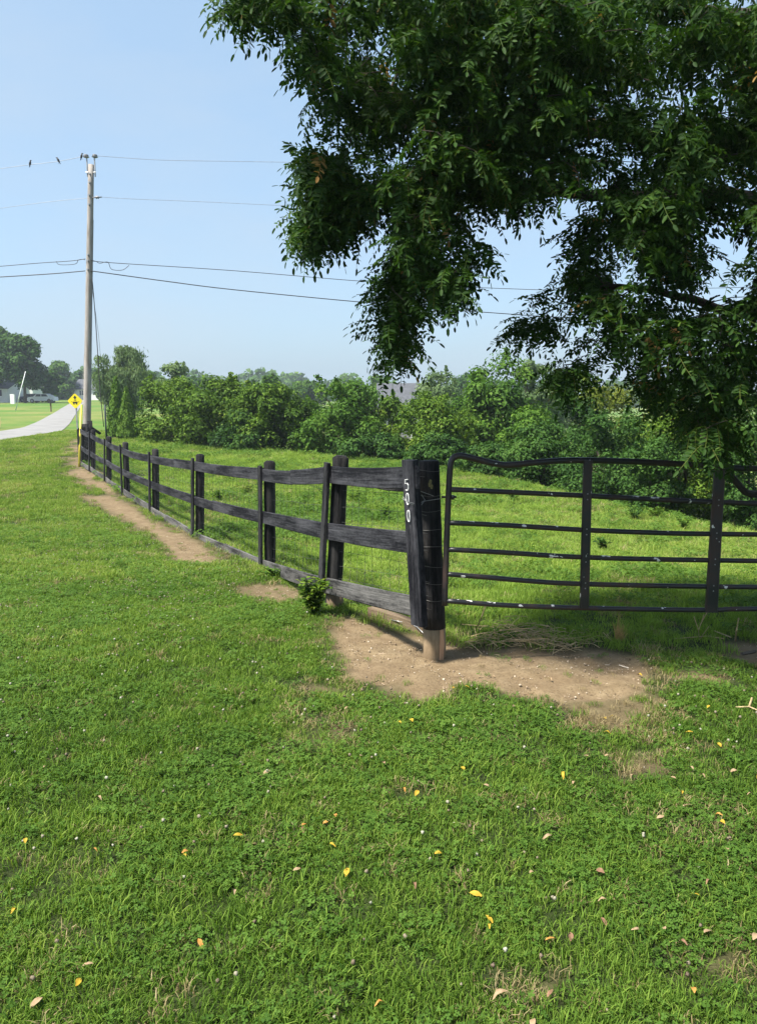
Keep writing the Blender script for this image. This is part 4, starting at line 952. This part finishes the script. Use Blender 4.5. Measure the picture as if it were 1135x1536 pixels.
tree('willow', 'pale rounded willow standing behind the cedars', 'tree', 190, 519, 86, 62, 'willow', 45, .36, 13000, .08, 40, 'round', asp=.22, droop=.8, shoots=3)
tree('shade_tree', 'sparse pale tree top peeping over the hedge beside the willow', 'tree', 265, 543, 60, 60, 'willow', 46, .25, 3000, .2, 14)
tree('shade_tree', 'distant tree crown peeping over the middle of the hedge', 'tree', 405, 562, 60, 75, 'dark', 47, .30, 3000, .2, 14)
tree('maple', 'broad dark maple shading the white cottage beyond the road', 'tree', 44, 503, 78, 122, 'dark', 48, .55, 9000, .12, 30, 'dome')
tree('maple', 'lighter tall maple beside the dark one beyond the road', 'tree', 0, 487, 64, 128, 'mid', 49, .55, 8000, .12, 26, 'dome')
tree('maple', 'big maple beyond the road, outermost of the cottage trees', 'tree', -60, 492, 90, 124, 'dark', 50, .55, 7000, .12, 26, 'dome')
tree('maple', 'small dark maple nearest the mailbox beyond the road', 'tree', 82, 556, 40, 128, 'dark', 51, .5, 5000, .1, 18, 'dome')
for i, (px, pt, wp, Y, mt) in enumerate([(100, 543, 52, 175, 'mid'), (140, 551, 50, 190, 'dark'), (122, 556, 44, 200, 'mid'), (165, 560, 40, 150, 'dark'), (-20, 560, 70, 210, 'dark'), (40, 565, 70, 220, 'mid'), (225, 556, 50, 120, 'mid'), (300, 566, 80, 130, 'dark'), (460, 572, 80, 130, 'mid'), (560, 560, 90, 120, 'mid'), (700, 560, 90, 120, 'dark'), (850, 556, 110, 110, 'mid')]):
    tree('far_tree', 'hazy far tree on the skyline %s' % ['behind the yellow sign', 'right behind the utility pole', 'at the end of the road', 'behind the cedars', 'beyond the white cottage', 'between the cottage roofs', 'left of the hedge top', 'behind the long hedge', 'in the hedge gap', 'left of the grey roof', 'behind the slim pale tree', 'behind the tallest hedge tree'][i], 'tree', px, pt, wp, Y, mt, 60+i, .7 if Y > 140 else .5, 4000, .05, 22, group='far trees on the skyline')
g = np.random.default_rng(91); P = []; 
for k in range(120):
    a_ = -1.15+2.3*k/119+g.normal(0, .01); r_ = g.uniform(300, 360); c = np.array([r_*math.sin(a_), r_*math.cos(a_)*1.05, 0]); c[2] = th(c[0], c[1]); hh = g.uniform(7, 13)
    n = 420; q = g.normal(size=(n, 3)); q /= np.linalg.norm(q, axis=1)[:, None]; q[:, 2] = np.abs(q[:, 2]); P.append(c+q*np.array([9, 7, hh])*g.uniform(.75, 1.05, n)[:, None])
P = np.concatenate(P); Nn = g.normal(size=P.shape)+np.array([0, -.6, .6]); Nn /= np.linalg.norm(Nn, axis=1)[:, None]; V, Fq = leaf_cloud(P, Nn, 2.6, g, .8)
tag(link('distant_woods', np_mesh('distant_woods', V, Fq, LM['mid'], np.clip(g.normal(.45, .2, len(P)), 0, 1))), 'hazy distant woods closing the skyline', 'woods', kind='stuff')
# ochre grasses at the edge of the road
x, y, z = at_ground(2, 50); g = np.random.default_rng(3)
mb = MB()
for k in range(70):
    a_ = g.uniform(0, 6.28); r_ = .35*math.sqrt(g.random()); l_ = g.uniform(.35, .75); mb.tube([(x+r_*math.cos(a_), y+r_*math.sin(a_), z), (x+r_*1.5*math.cos(a_), y+r_*1.5*math.sin(a_), z+l_)], [.02, .006], 3, False)
tag(mb.build('dry_tussock', M['straw']), 'brown dry grass tussock beside the far road edge', 'plant')

# ------------------------------------------------------------------ weeds
def weed(name, label, cat, base, h, spread, nst, nl, leafL, mt, seed, group=None):
    g = np.random.default_rng(seed); e = empty(name, base, label, cat, group); base = V3(base); mb = MB(); P = []; D = []
    for s in range(nst):
        a_ = g.uniform(0, 6.28); ln = g.uniform(.6, 1)*h; o = Vector((math.cos(a_), math.sin(a_), 0))*spread*g.uniform(.2, 1)
        pts = [base, base+o*.4+Vector((0, 0, ln*.6)), base+o+Vector((0, 0, ln))]; mb.tube(pts, [.005, .004, .002], 4)
        for k in range(nl//nst):
            t = g.uniform(.15, 1.0); p = pts[0].lerp(pts[1], t*2) if t < .5 else pts[1].lerp(pts[2], t*2-1); b_ = g.uniform(0, 6.28)
            d = np.array([math.cos(b_), math.sin(b_), g.uniform(-.1, .5)]); P.append(np.array(p)+d*leafL*.45); D.append(d)
    mb.build('stem', LM['bush'], e); P = np.array(P); D = np.array(D); D /= np.linalg.norm(D, axis=1)[:, None]
    up = np.array([0, 0, 1.])+g.normal(0, .25, P.shape); B = np.cross(D, up); B /= np.linalg.norm(B, axis=1)[:, None]; Nn = np.cross(B, D)
    l = leafL*g.uniform(.6, 1.1, len(P))[:, None]/2; w_ = l*.48
    V = np.stack([P-D*l, P-D*l*.1+B*w_+Nn*l*.12, P+D*l-Nn*l*.2, P-D*l*.1-B*w_+Nn*l*.12], 1).reshape(-1, 3)
    link('leaves', np_mesh('leaves', V, np.arange(len(V)).reshape(-1, 4), LM[mt], g.random(len(P))), e)
    return e
weed('leafy_weed', 'big leafy green weed growing at the second fence post', 'weed', ground(470, 924), .33, .19, 16, 460, .075, 'bush', 1)
weed('leafy_weed', 'low trailing weed along the lowest board beside the leafy weed', 'weed', ground(415, 868), .14, .24, 10, 220, .055, 'mid', 2)
for i, (px, py, h, lab) in enumerate([(490, 752, .34, 'dark weed clump in the pasture seen through the bay by the corner post'), (626, 782, .30, 'dark round weed clump just behind the numbered corner post'), (580, 778, .22, 'small weed clump in the pasture left of the corner post'), (532, 752, .25, 'pale weed clump in the pasture behind the second board'),
                                    (950, 780, .30, 'dark weed clump in the pasture seen below the second gate rail'), (985, 778, .26, 'light green weed clump near the pasture crest behind the gate'), (770, 752, .2, 'small weed tuft behind the upper gate rails'), (1025, 796, .25, 'broad weed clump near the gate brace on the slope'), (330, 752, .3, 'weed clump in the pasture behind the middle bays'), (905, 826, .2, 'low dark weed tuft in the pasture right of the first gate brace'), (370, 742, .26, 'yellowish weed clump by the third fence post in the pasture')]):
    weed('pasture_weed', lab, 'weed', ground(px, py), h, h*.9, 9, 190, .07, ['dark', 'dark', 'mid', 'bush', 'dark', 'bush', 'mid', 'mid', 'mid', 'dark', 'lime'][i], 10+i, 'weed clumps in the pasture')
# ------------------------------------------------------------------ straw, dry stalks, sticks
g = np.random.default_rng(8)
mb = MB()
for k in range(270):
    px = g.normal(795, 48); py = g.uniform(944, 976); p = V3(hit(px, py, base_z)); p.z = th(p.x, p.y); a_ = g.normal(0, .8)+(3.14 if g.random() < .5 else 0); l_ = g.uniform(.05, .2); zz = max(0, g.normal(.035, .035))*math.exp(-((px-770)/60)**2)+.004
    d = Vector((math.cos(a_), math.sin(a_), g.normal(.04, .25))).normalized(); q = p+Vector((0, 0, zz)); mb.tube([q-d*l_/2, q+Vector((0, 0, .01*g.random())), q+d*l_/2], .0026, 3, False)
tag(mb.build('dry_straw', M['straw']), 'dry straw strewn on the dirt below the gate', 'straw', kind='stuff')
def sticks(name, label, cat, segs, rad, matn='straw', group=None):
    mb = MB()
    for s in segs: mb.tube([V3(p) for p in s], rad, 5)
    return tag(mb.build(name, M[matn]), label, cat, group)
def gp(px, py, dz=0, dY=0): p = ground(px, py); p[2] = th(p[0], p[1])+dz; return p
sticks('dry_stick', 'pale bent stick standing in the grass under the left gate end', 'stick', [[gp(714, 944), at(722, 925, 5.35), at(728, 908, 5.35)]], .005)
sticks('dry_stick', 'thin pale stalk lying flat under the left gate end', 'stick', [[gp(692, 940, .02), gp(762, 948, .025)]], .0045)
sticks('dry_stalk', 'thin upright dead stalk under the right gate brace', 'stalk', [[gp(1102, 962), at(1104, 945, 5.0), at(1107, 927, 5.0)]], .006)
sticks('dry_stalk', 'spindly dead weed with bare twigs beneath the second brace', 'stalk', [[gp(1048, 960), at(1047, 945, 5.1), at(1055, 922, 5.1)], [at(1047, 945, 5.1), at(1040, 925, 5.1)], [at(1049, 938, 5.1), at(1060, 918, 5.1)], [gp(1048, 960), at(1062, 940, 5.1)]], .0032)
sticks('fallen_twig', 'pale crooked twig lying on the grass at the lawn edge', 'twig', [[gp(1102, 1066, .02), gp(1122, 1068, .03), gp(1140, 1073, .02)], [gp(1122, 1068, .03), gp(1126, 1060, .05)]], .005)
sticks('fallen_twig', 'grey twigs lying in the grass below the gate brace', 'twig', [[gp(1010, 962, .02), gp(1060, 960, .03), gp(1085, 962, .02)], [gp(1070, 952, .03), gp(1095, 962, .03)]], .004)
sticks('fallen_twig', 'short dark wood chip on the bare soil by the gate', 'twig', [[gp(1112, 984, .015), gp(1132, 981, .02)]], .012, 'bark')
mb = MB(); c_ = V3(gp(928, 960))
for k in range(70):
    a_ = g.uniform(0, 6.28); r_ = .03*math.sqrt(g.random()); l_ = g.uniform(.05, .13) if k > 8 else g.uniform(.16, .24); tip = c_+Vector((math.cos(a_)*g.uniform(.1, .8)*(.09 if k > 8 else .03), math.sin(a_)*.05, l_)); mb.tube([c_+Vector((r_*math.cos(a_), r_*math.sin(a_), -.01)), tip], [.0015, .0007], 3, False)
tag(mb.build('dry_tussock', plain('golden_straw', (.42, .28, .10), .8, var=.3, scale=40)), 'golden dry grass tuft standing below the gate', 'plant')
# ------------------------------------------------------------------ fallen leaves
def leaf_mesh(seed, L, W, curl):
    g = np.random.default_rng(seed); V = []; n = 7
    for i in range(n):
        t = i/(n-1); w_ = W*math.sin(math.pi*min(1, .06+t*.92))**.8; bz = curl*math.sin(t*3.0)*L*.5
        for s, (u, cz) in enumerate(((-1, .32), (-.5, .1), (0, 0), (.5, .1), (1, .32))): V.append(((t-.5)*L, u*w_/2*(1-.3*curl), bz+cz*w_*curl+g.normal(0, .0008)))
    Fs = [(i*5+k, i*5+k+1, i*5+k+6, i*5+k+5) for i in range(n-1) for k in range(4)]
    return np.array(V), np.array(Fs)
fl_mats = {}
for nm, c1, c2 in (('yellow', (.31, .20, .018), (.43, .30, .035)), ('orange', (.34, .15, .03), (.46, .24, .07)), ('tan', (.24, .16, .09), (.36, .26, .16)), ('brown', (.14, .075, .045), (.26, .15, .09))):
    m, nt, b = mat('fallen_'+nm); tc = nt.nodes.new('ShaderNodeTexCoord'); nt.links.new(ramp(nt, noise(nt, tc.outputs['Object'], 60, 4), [(.35, c1), (.65, c2)]), b.inputs['Base Color']); b.inputs['Roughness'].default_value = .7; b.inputs['Specular IOR Level'].default_value = .2; fl_mats[nm] = m
FLM = {}
for nm in fl_mats:
    for v_, (L, W_, cu) in enumerate(((.040, .021, .25), (.046, .016, .6), (.031, .020, .4))):
        V, Fs = leaf_mesh(v_+3, L, W_, cu); FLM[nm, v_] = np_mesh('fallen_leaf', V, Fs, fl_mats[nm], smooth_=True)
FL = {'yellow': [(617, 1077), (600, 1081), (480, 1028), (357, 1249), (497, 1266), (276, 1279), (733, 1374), (733, 1386), (657, 1276), (694, 1149), (919, 1063), (1078, 1114), (1062, 1057), (910, 1097), (700, 1028), (117, 1468), (1135, 1163), (680, 1029), (1041, 1338), (20, 1364), (625, 1186), (520, 1304), (960, 1002), (908, 1064), (1033, 1095), (845, 1160), (1083, 1229), (713, 1337), (1022, 1186), (38, 1257)],
      'orange': [(503, 1219), (141, 1272), (488, 1230), (456, 1233), (570, 1503), (1040, 1480), (825, 1404), (605, 1182), (278, 1274), (300, 1410), (1078, 1219)],
      'tan': [(132, 1442), (350, 1335), (996, 1388), (1062, 1393), (953, 1391), (797, 1304), (1030, 1205), (1053, 1161), (860, 1170), (990, 1222), (903, 1346), (575, 1141), (541, 1130), (147, 1196), (68, 1147), (445, 1300), (1052, 1161), (1100, 1153), (1009, 1163), (1125, 1189), (910, 1130), (879, 1131), (750, 1488), (800, 1530), (730, 1175), (858, 1545), (1131, 1400), (55, 1498), (520, 1060), (940, 1075), (770, 1056), (826, 1008), (740, 1003), (400, 1155), (820, 1252), (1090, 1270), (947, 1159), (1036, 1150)],
      'brown': [(900, 1303), (905, 1378), (1025, 1410), (855, 1400), (825, 1485), (1063, 1320), (790, 1031), (455, 1240), (620, 1325)]}
flab = {'yellow': 'bright yellow fallen leaf', 'orange': 'orange-brown fallen leaf', 'tan': 'dry tan fallen leaf', 'brown': 'dark brown shrivelled leaf'}
for nm, lst in FL.items():
    for i, (px, py) in enumerate(lst):
        p = hit(px, py, lambda a_, b_: terrain(a_, b_)+.045); o = link('fallen_leaf', FLM[nm, (i*7+len(nm)) % 3]); dd = float(patch(np.array([p[0]]), np.array([p[1]]), DIRT)[0])
        o.location = V3((p[0], p[1], th(p[0], p[1])+(.034 if dd < .4 else -.004))); o.rotation_euler = (random.uniform(-.4, .4), random.uniform(-.4, .4), random.uniform(0, 6.28)); s = random.uniform(.65, 1.05); o.scale = (s, s, s)
        shp = ('broad', 'narrow curled', 'small')[(i*7+len(nm)) % 3]; where = 'on the bare dirt by the gate' if dd >= .4 else 'on the worn thin grass near the dirt patch' if dd > .02 else 'among long grass blades in front of the gate' if p[0] > .55 else 'on the open lawn in front of the fence'
        tag(o, '%s %s lying %s' % (shp, flab[nm], where), 'leaf', '%s fallen leaves on the lawn' % nm)
# ------------------------------------------------------------------ the overhanging locust tree
LM['locust'] = leafy('locust_leaflets', [(0, (.009, .027, .005)), (.4, (.024, .061, .010)), (.78, (.058, .118, .016)), (.93, (.12, .145, .03)), (1, (.28, .16, .055))], transl=.32, rough=.6, big=(.6, .12), spec=.12)
def frond(seed, pairs=8, L=.21):
    """pinnate leaf: a rachis along +x that droops, with paired oval leaflets"""
    g = np.random.default_rng(seed); V = []; Fs = []; T = []
    def rp(t): return np.array([L*t*(1-.12*t*t), .012*math.sin(t*3+seed), -.30*L*t*t])
    for i in range(4):
        a_, b_ = rp(i/4), rp((i+1)/4); o = len(V); V += [a_+[0, .0011, 0], a_-[0, .0011, 0], b_-[0, .0009, 0], b_+[0, .0009, 0]]; Fs.append((o, o+1, o+2, o+3)); T.append(.8)
    def leaflet(p, d, l, roll):
        d = d/np.linalg.norm(d); up = np.array([roll[0], roll[1], 1.0]); s = np.cross(d, up); s /= np.linalg.norm(s); n = np.cross(s, d); w_ = l*.40; o = len(V)
        V.extend([p, p+d*l*.3+s*w_*.48+n*l*.05, p+d*l*.75+s*w_*.42+n*l*.03, p+d*l-n*l*.05, p+d*l*.75-s*w_*.42+n*l*.03, p+d*l*.3-s*w_*.48+n*l*.05])
        t_ = np.clip(g.normal(.4, .13), 0, .8); Fs.extend([(o, o+1, o+2, o+3), (o, o+3, o+4, o+5)]); T.extend([t_, t_])
    for i in range(pairs):
        t = .14+.84*i/pairs; p = rp(t); fwd = rp(min(1, t+.05))-rp(t-.05); fwd /= np.linalg.norm(fwd); l = .034*(.75+.45*math.sin(math.pi*(.15+.75*t)))*g.uniform(.88, 1.1)
        for s in (-1, 1):
            if g.random() > .1: leaflet(p+fwd*g.normal(0, .003), fwd*(.32+g.normal(0, .16))+np.array([0, s, -.22+g.normal(0, .25)]), l*g.uniform(.75, 1.12), g.normal(0, .55, 2))
    leaflet(rp(1), rp(1)-rp(.9), .042, (0, 0)); return np.array(V), np.array(Fs), np.array(T)
FR = [frond(s, p, l) for s, p, l in ((1, 8, .20), (2, 9, .235), (3, 7, .17), (4, 8, .215), (5, 10, .25))]
# foliage outline in the picture: (polygon, how full, depth range)
SPR = [
 ([(325, -60), (350, 5), (385, 45), (372, 66), (420, 72), (470, 105), (520, 60), (560, 40), (620, 30), (640, -60)], 1.0, (3.9, 5.6)),
 ([(462, 100), (545, 60), (600, 120), (640, 190), (600, 250), (540, 240), (475, 205), (448, 180)], 1.0, (4.2, 6.0)),
 ([(600, 40), (700, -60), (860, -60), (860, 250), (760, 290), (640, 240), (610, 140)], 1.75, (3.9, 6.6)),
 ([(462, 222), (560, 235), (600, 270), (548, 300), (528, 350), (470, 362), (448, 352), (472, 300), (460, 255)], 2.0, (4.2, 5.2)),
 ([(452, 300), (520, 296), (526, 358), (472, 370), (444, 354)], 1.8, (4.3, 4.9)),
 ([(560, 250), (660, 230), (800, 260), (800, 300), (745, 310), (725, 345), (700, 420), (690, 450), (650, 452), (590, 470), (575, 430), (592, 370), (578, 310)], 1.5, (4.0, 5.8)),
 ([(572, 440), (640, 440), (618, 495), (603, 540), (600, 580), (588, 575), (572, 530), (568, 480)], 1.4, (4.3, 5.1)),
 ([(760, 455), (835, 425), (840, 480), (815, 500), (765, 505), (745, 490)], .9, (4.6, 5.6)),
 ([(800, 380), (830, 370), (835, 400), (790, 420)], .5, (4.6, 5.6)),
 ([(850, -60), (1000, -60), (1420, -60), (1420, 330), (1130, 330), (850, 300)], 1.2, (3.9, 6.8)),
 ([(845, 290), (1420, 290), (1420, 660), (1110, 665), (1070, 672), (1000, 650), (965, 598), (935, 545), (870, 545), (850, 480), (850, 400)], 1.05, (4.0, 6.0)),
 ([(838, 285), (900, 280), (900, 430), (842, 430)], 1.3, (4.3, 5.4)),
 ([(838, 520), (868, 520), (872, 575), (850, 590), (836, 580)], 1.5, (4.2, 4.8)),
 ([(1050, 640), (1110, 640), (1110, 685), (1072, 682)], 1.3, (4.2, 4.6)),
]
g = np.random.default_rng(77)
def in_poly(px, py, P): return poly_sd(np.atleast_1d(float(px)), np.atleast_1d(float(py)), np.array(P, float))[0]
tips = []
for P, dens, (d0, d1) in SPR:
    A = np.array(P, float); ar = .5*abs(np.dot(A[:, 0], np.roll(A[:, 1], -1))-np.dot(A[:, 1], np.roll(A[:, 0], -1)))
    n = int(ar*dens/440); k = 0
    while k < n:
        q = g.uniform(A.min(0), A.max(0))
        if in_poly(q[0], q[1], P) < 4: continue
        # thin out by a clumpy noise so that sky shows through in places
        if fbm(q[0]*.016, q[1]*.016, 2) < .40 and dens < 1.72 and g.random() < .8: 
            k += .5; continue
        Y = g.uniform(d0, d1) if g.random() < .8 else g.uniform(d0, d0+.5)
        tips.append(at(q[0], q[1], Y)); k += 1
tips = np.array(tips); print('tips', len(tips))
TRUNK = Vector((4.6, 6.6, 0)); TRUNK.z = th(TRUNK.x, TRUNK.y)
locust = empty('locust_tree', TRUNK, 'large dark locust tree with feathery hanging branches over the gate', 'tree')
def limb(pts, r0, r1, name='limb'):
    P = spl([V3(p) for p in pts], 6); mb = MB(); n = len(P)
    mb.tube([p+Vector((random.uniform(-.01, .01),)*3) for p in P], [r0+(r1-r0)*(i/(n-1))**.8 for i in range(n)], 8, jit=.05); mb.build(name, M['bark'], locust, True); return P
T0 = TRUNK
mbp = limb([(T0.x, T0.y, T0.z-.3), (T0.x-.05, T0.y, 1.0), (T0.x-.15, T0.y-.1, 2.2), (T0.x-.3, T0.y-.2, 3.6), (T0.x-.35, T0.y-.3, 5.2), (T0.x-.5, T0.y-.5, 7.0)], .26, .11, 'trunk')
limbs = [
 limb([mbp[15], at(1135, 222, 6.2), at(1060, 240, 6.0), at(960, 205, 5.8), at(860, 190, 5.5), at(760, 170, 5.2), at(690, 110, 5.0), at(640, 40, 4.8), at(610, -20, 4.8)], .10, .025),
 limb([mbp[17], at(1200, 60, 6.0), at(1050, 20, 5.6), at(900, -30, 5.2), at(700, -90, 4.8), at(480, -70, 4.5)], .09, .02),
 limb([mbp[13], at(1180, 320, 6.0), at(1060, 290, 5.7), at(960, 293, 5.4), at(850, 290, 5.1), at(760, 275, 4.9), at(660, 262, 4.7)], .075, .018),
 limb([mbp[11], at(1190, 480, 5.8), at(1110, 470, 5.4), at(1000, 440, 5.0), at(900, 430, 4.7)], .06, .015),
 limb([mbp[9], at(1200, 660, 5.9), at(1135, 742, 5.9), at(1085, 702, 5.7), at(1040, 640, 5.4)], .05, .014),
 limb([at(700, 130, 5.0), at(650, 175, 4.9), at(600, 150, 4.8), at(545, 120, 4.7), at(480, 110, 4.6)], .028, .009),
 limb([at(690, 262, 4.75), at(640, 330, 4.7), at(610, 400, 4.7), at(598, 500, 4.7)], .018, .006),
]
limb([at(640, 20, 4.8), at(615, 60, 4.9), at(580, 150, 4.9), at(560, 180, 4.9), at(538, 205, 4.9)], .012, .004, 'twig')
limb([at(655, 105, 4.9), at(640, 150, 4.8), at(612, 155, 4.8), at(608, 190, 4.8), at(600, 215, 4.8)], .008, .003, 'twig')
nodes = np.array([list(p) for L in limbs for p in L]+[list(p) for p in mbp[12:]])
rad = [.02]*len(nodes)
order = np.argsort([np.min(np.linalg.norm(nodes-t, axis=1)) for t in tips])
mb = MB(); VV = []; FF = []; TT = []; off = 0; fpos = []
NODE = list(map(np.array, nodes))
arr = np.array(NODE)
for oi_ in order:
    tip = tips[oi_]; dv = arr-tip; dist = np.linalg.norm(dv, axis=1)+np.where(dv[:, 2] < -.05, -dv[:, 2]*.8, 0); j = int(np.argmin(dist)); a0 = arr[j]; L = np.linalg.norm(tip-a0)
    mid = (a0+tip)/2+np.array([g.normal(0, .05), g.normal(0, .05), .10*min(L, 1.2)])
    n = max(2, int(L/.12)); path = [(1-t)**2*a0+2*t*(1-t)*mid+t*t*tip for t in np.linspace(0, 1, n+1)]
    mb.tube([Vector(p) for p in path], list(np.linspace(.0035+.0025*min(L, 1.5), .0018, n+1)), 4, False)
    arr = np.r_[arr, np.array(path[1:])]
    # fronds towards the tip
    d = path[-1]-path[-2]; d /= np.linalg.norm(d)+1e-9; nf = g.integers(8, 12)
    for k in range(nf):
        t = 1-.38*g.random()**1.3/max(L, .38) if k else 1.0; t = max(t, 0); p = np.array((1-t)**2*a0+2*t*(1-t)*mid+t*t*tip)+g.normal(0, .02, 3)
        yaw = math.atan2(d[1], d[0])+(g.normal(0, .5) if k == 0 else g.choice([-1, 1])*g.uniform(.4, 1.9)); pit = g.normal(.40, .42); roll = g.normal(0, .45)
        fpos.append((p, yaw, pit, roll, g.uniform(.8, 1.18), int(g.integers(5)), g.random()))
o = mb.build('twigs', M['bark'], locust, True); o['kind'] = 'stuff'
print('fronds', len(fpos))
# the fronds nearest the viewer along the fringe are single leaves; the rest is the crown
px_, py_ = proj(*np.array([f[0] for f in fpos]).T); dep = np.array([f[0][1] for f in fpos])
score = dep+np.where((px_ > 0) & (px_ < 1135) & (py_ > 0) & (py_ < 720), 0, 10); sing = set(np.argsort(score)[:280].tolist())
FM = [np_mesh('leaf_frond', V, Fs, LM['locust'], T) for V, Fs, T in FR]
for i, (p, yaw, pit, roll, s, v, tj) in enumerate(fpos):
    Mx = Matrix.Rotation(yaw, 3, 'Z') @ Matrix.Rotation(pit, 3, 'Y') @ Matrix.Rotation(roll, 3, 'X')
    if i in sing:
        o = bpy.data.objects.new('leaf_frond', FM[v]); COL.objects.link(o); o.parent = locust; o.matrix_parent_inverse = Matrix.Translation(locust.location).inverted()
        o.matrix_basis = Matrix.Translation(V3(p)) @ Mx.to_4x4() @ Matrix.Scale(s, 4); continue
    V, Fs, T = FR[v]; A = np.array(Mx)
    VV.append((V*s) @ A.T+p); FF.append(Fs+off); off += len(V)
    TT.append(np.clip(T+(tj-.5)*.35+(.55 if tj > .988 else 0), 0, 1))
o = link('crown', np_mesh('crown', np.concatenate(VV), np.concatenate(FF), LM['locust'], np.concatenate(TT)), locust); o['kind'] = 'stuff'

# ------------------------------------------------------------------ summer haze
hm = bpy.data.materials.new('haze'); hm.use_nodes = True; nt = hm.node_tree; nt.nodes.remove(nt.nodes['Principled BSDF'])
pv = nt.nodes.new('ShaderNodeVolumePrincipled'); pv.inputs['Color'].default_value = (.80, .88, 1.0, 1); pv.inputs['Density'].default_value = .00055; pv.inputs['Anisotropy'].default_value = .2
nt.links.new(pv.outputs[0], nt.nodes['Material Output'].inputs['Volume'])
mb = MB(); mb.box((0, 260, 7.0), 1300, 760, 26); hz = mb.build('haze', hm); tag(hz, kind='stuff')
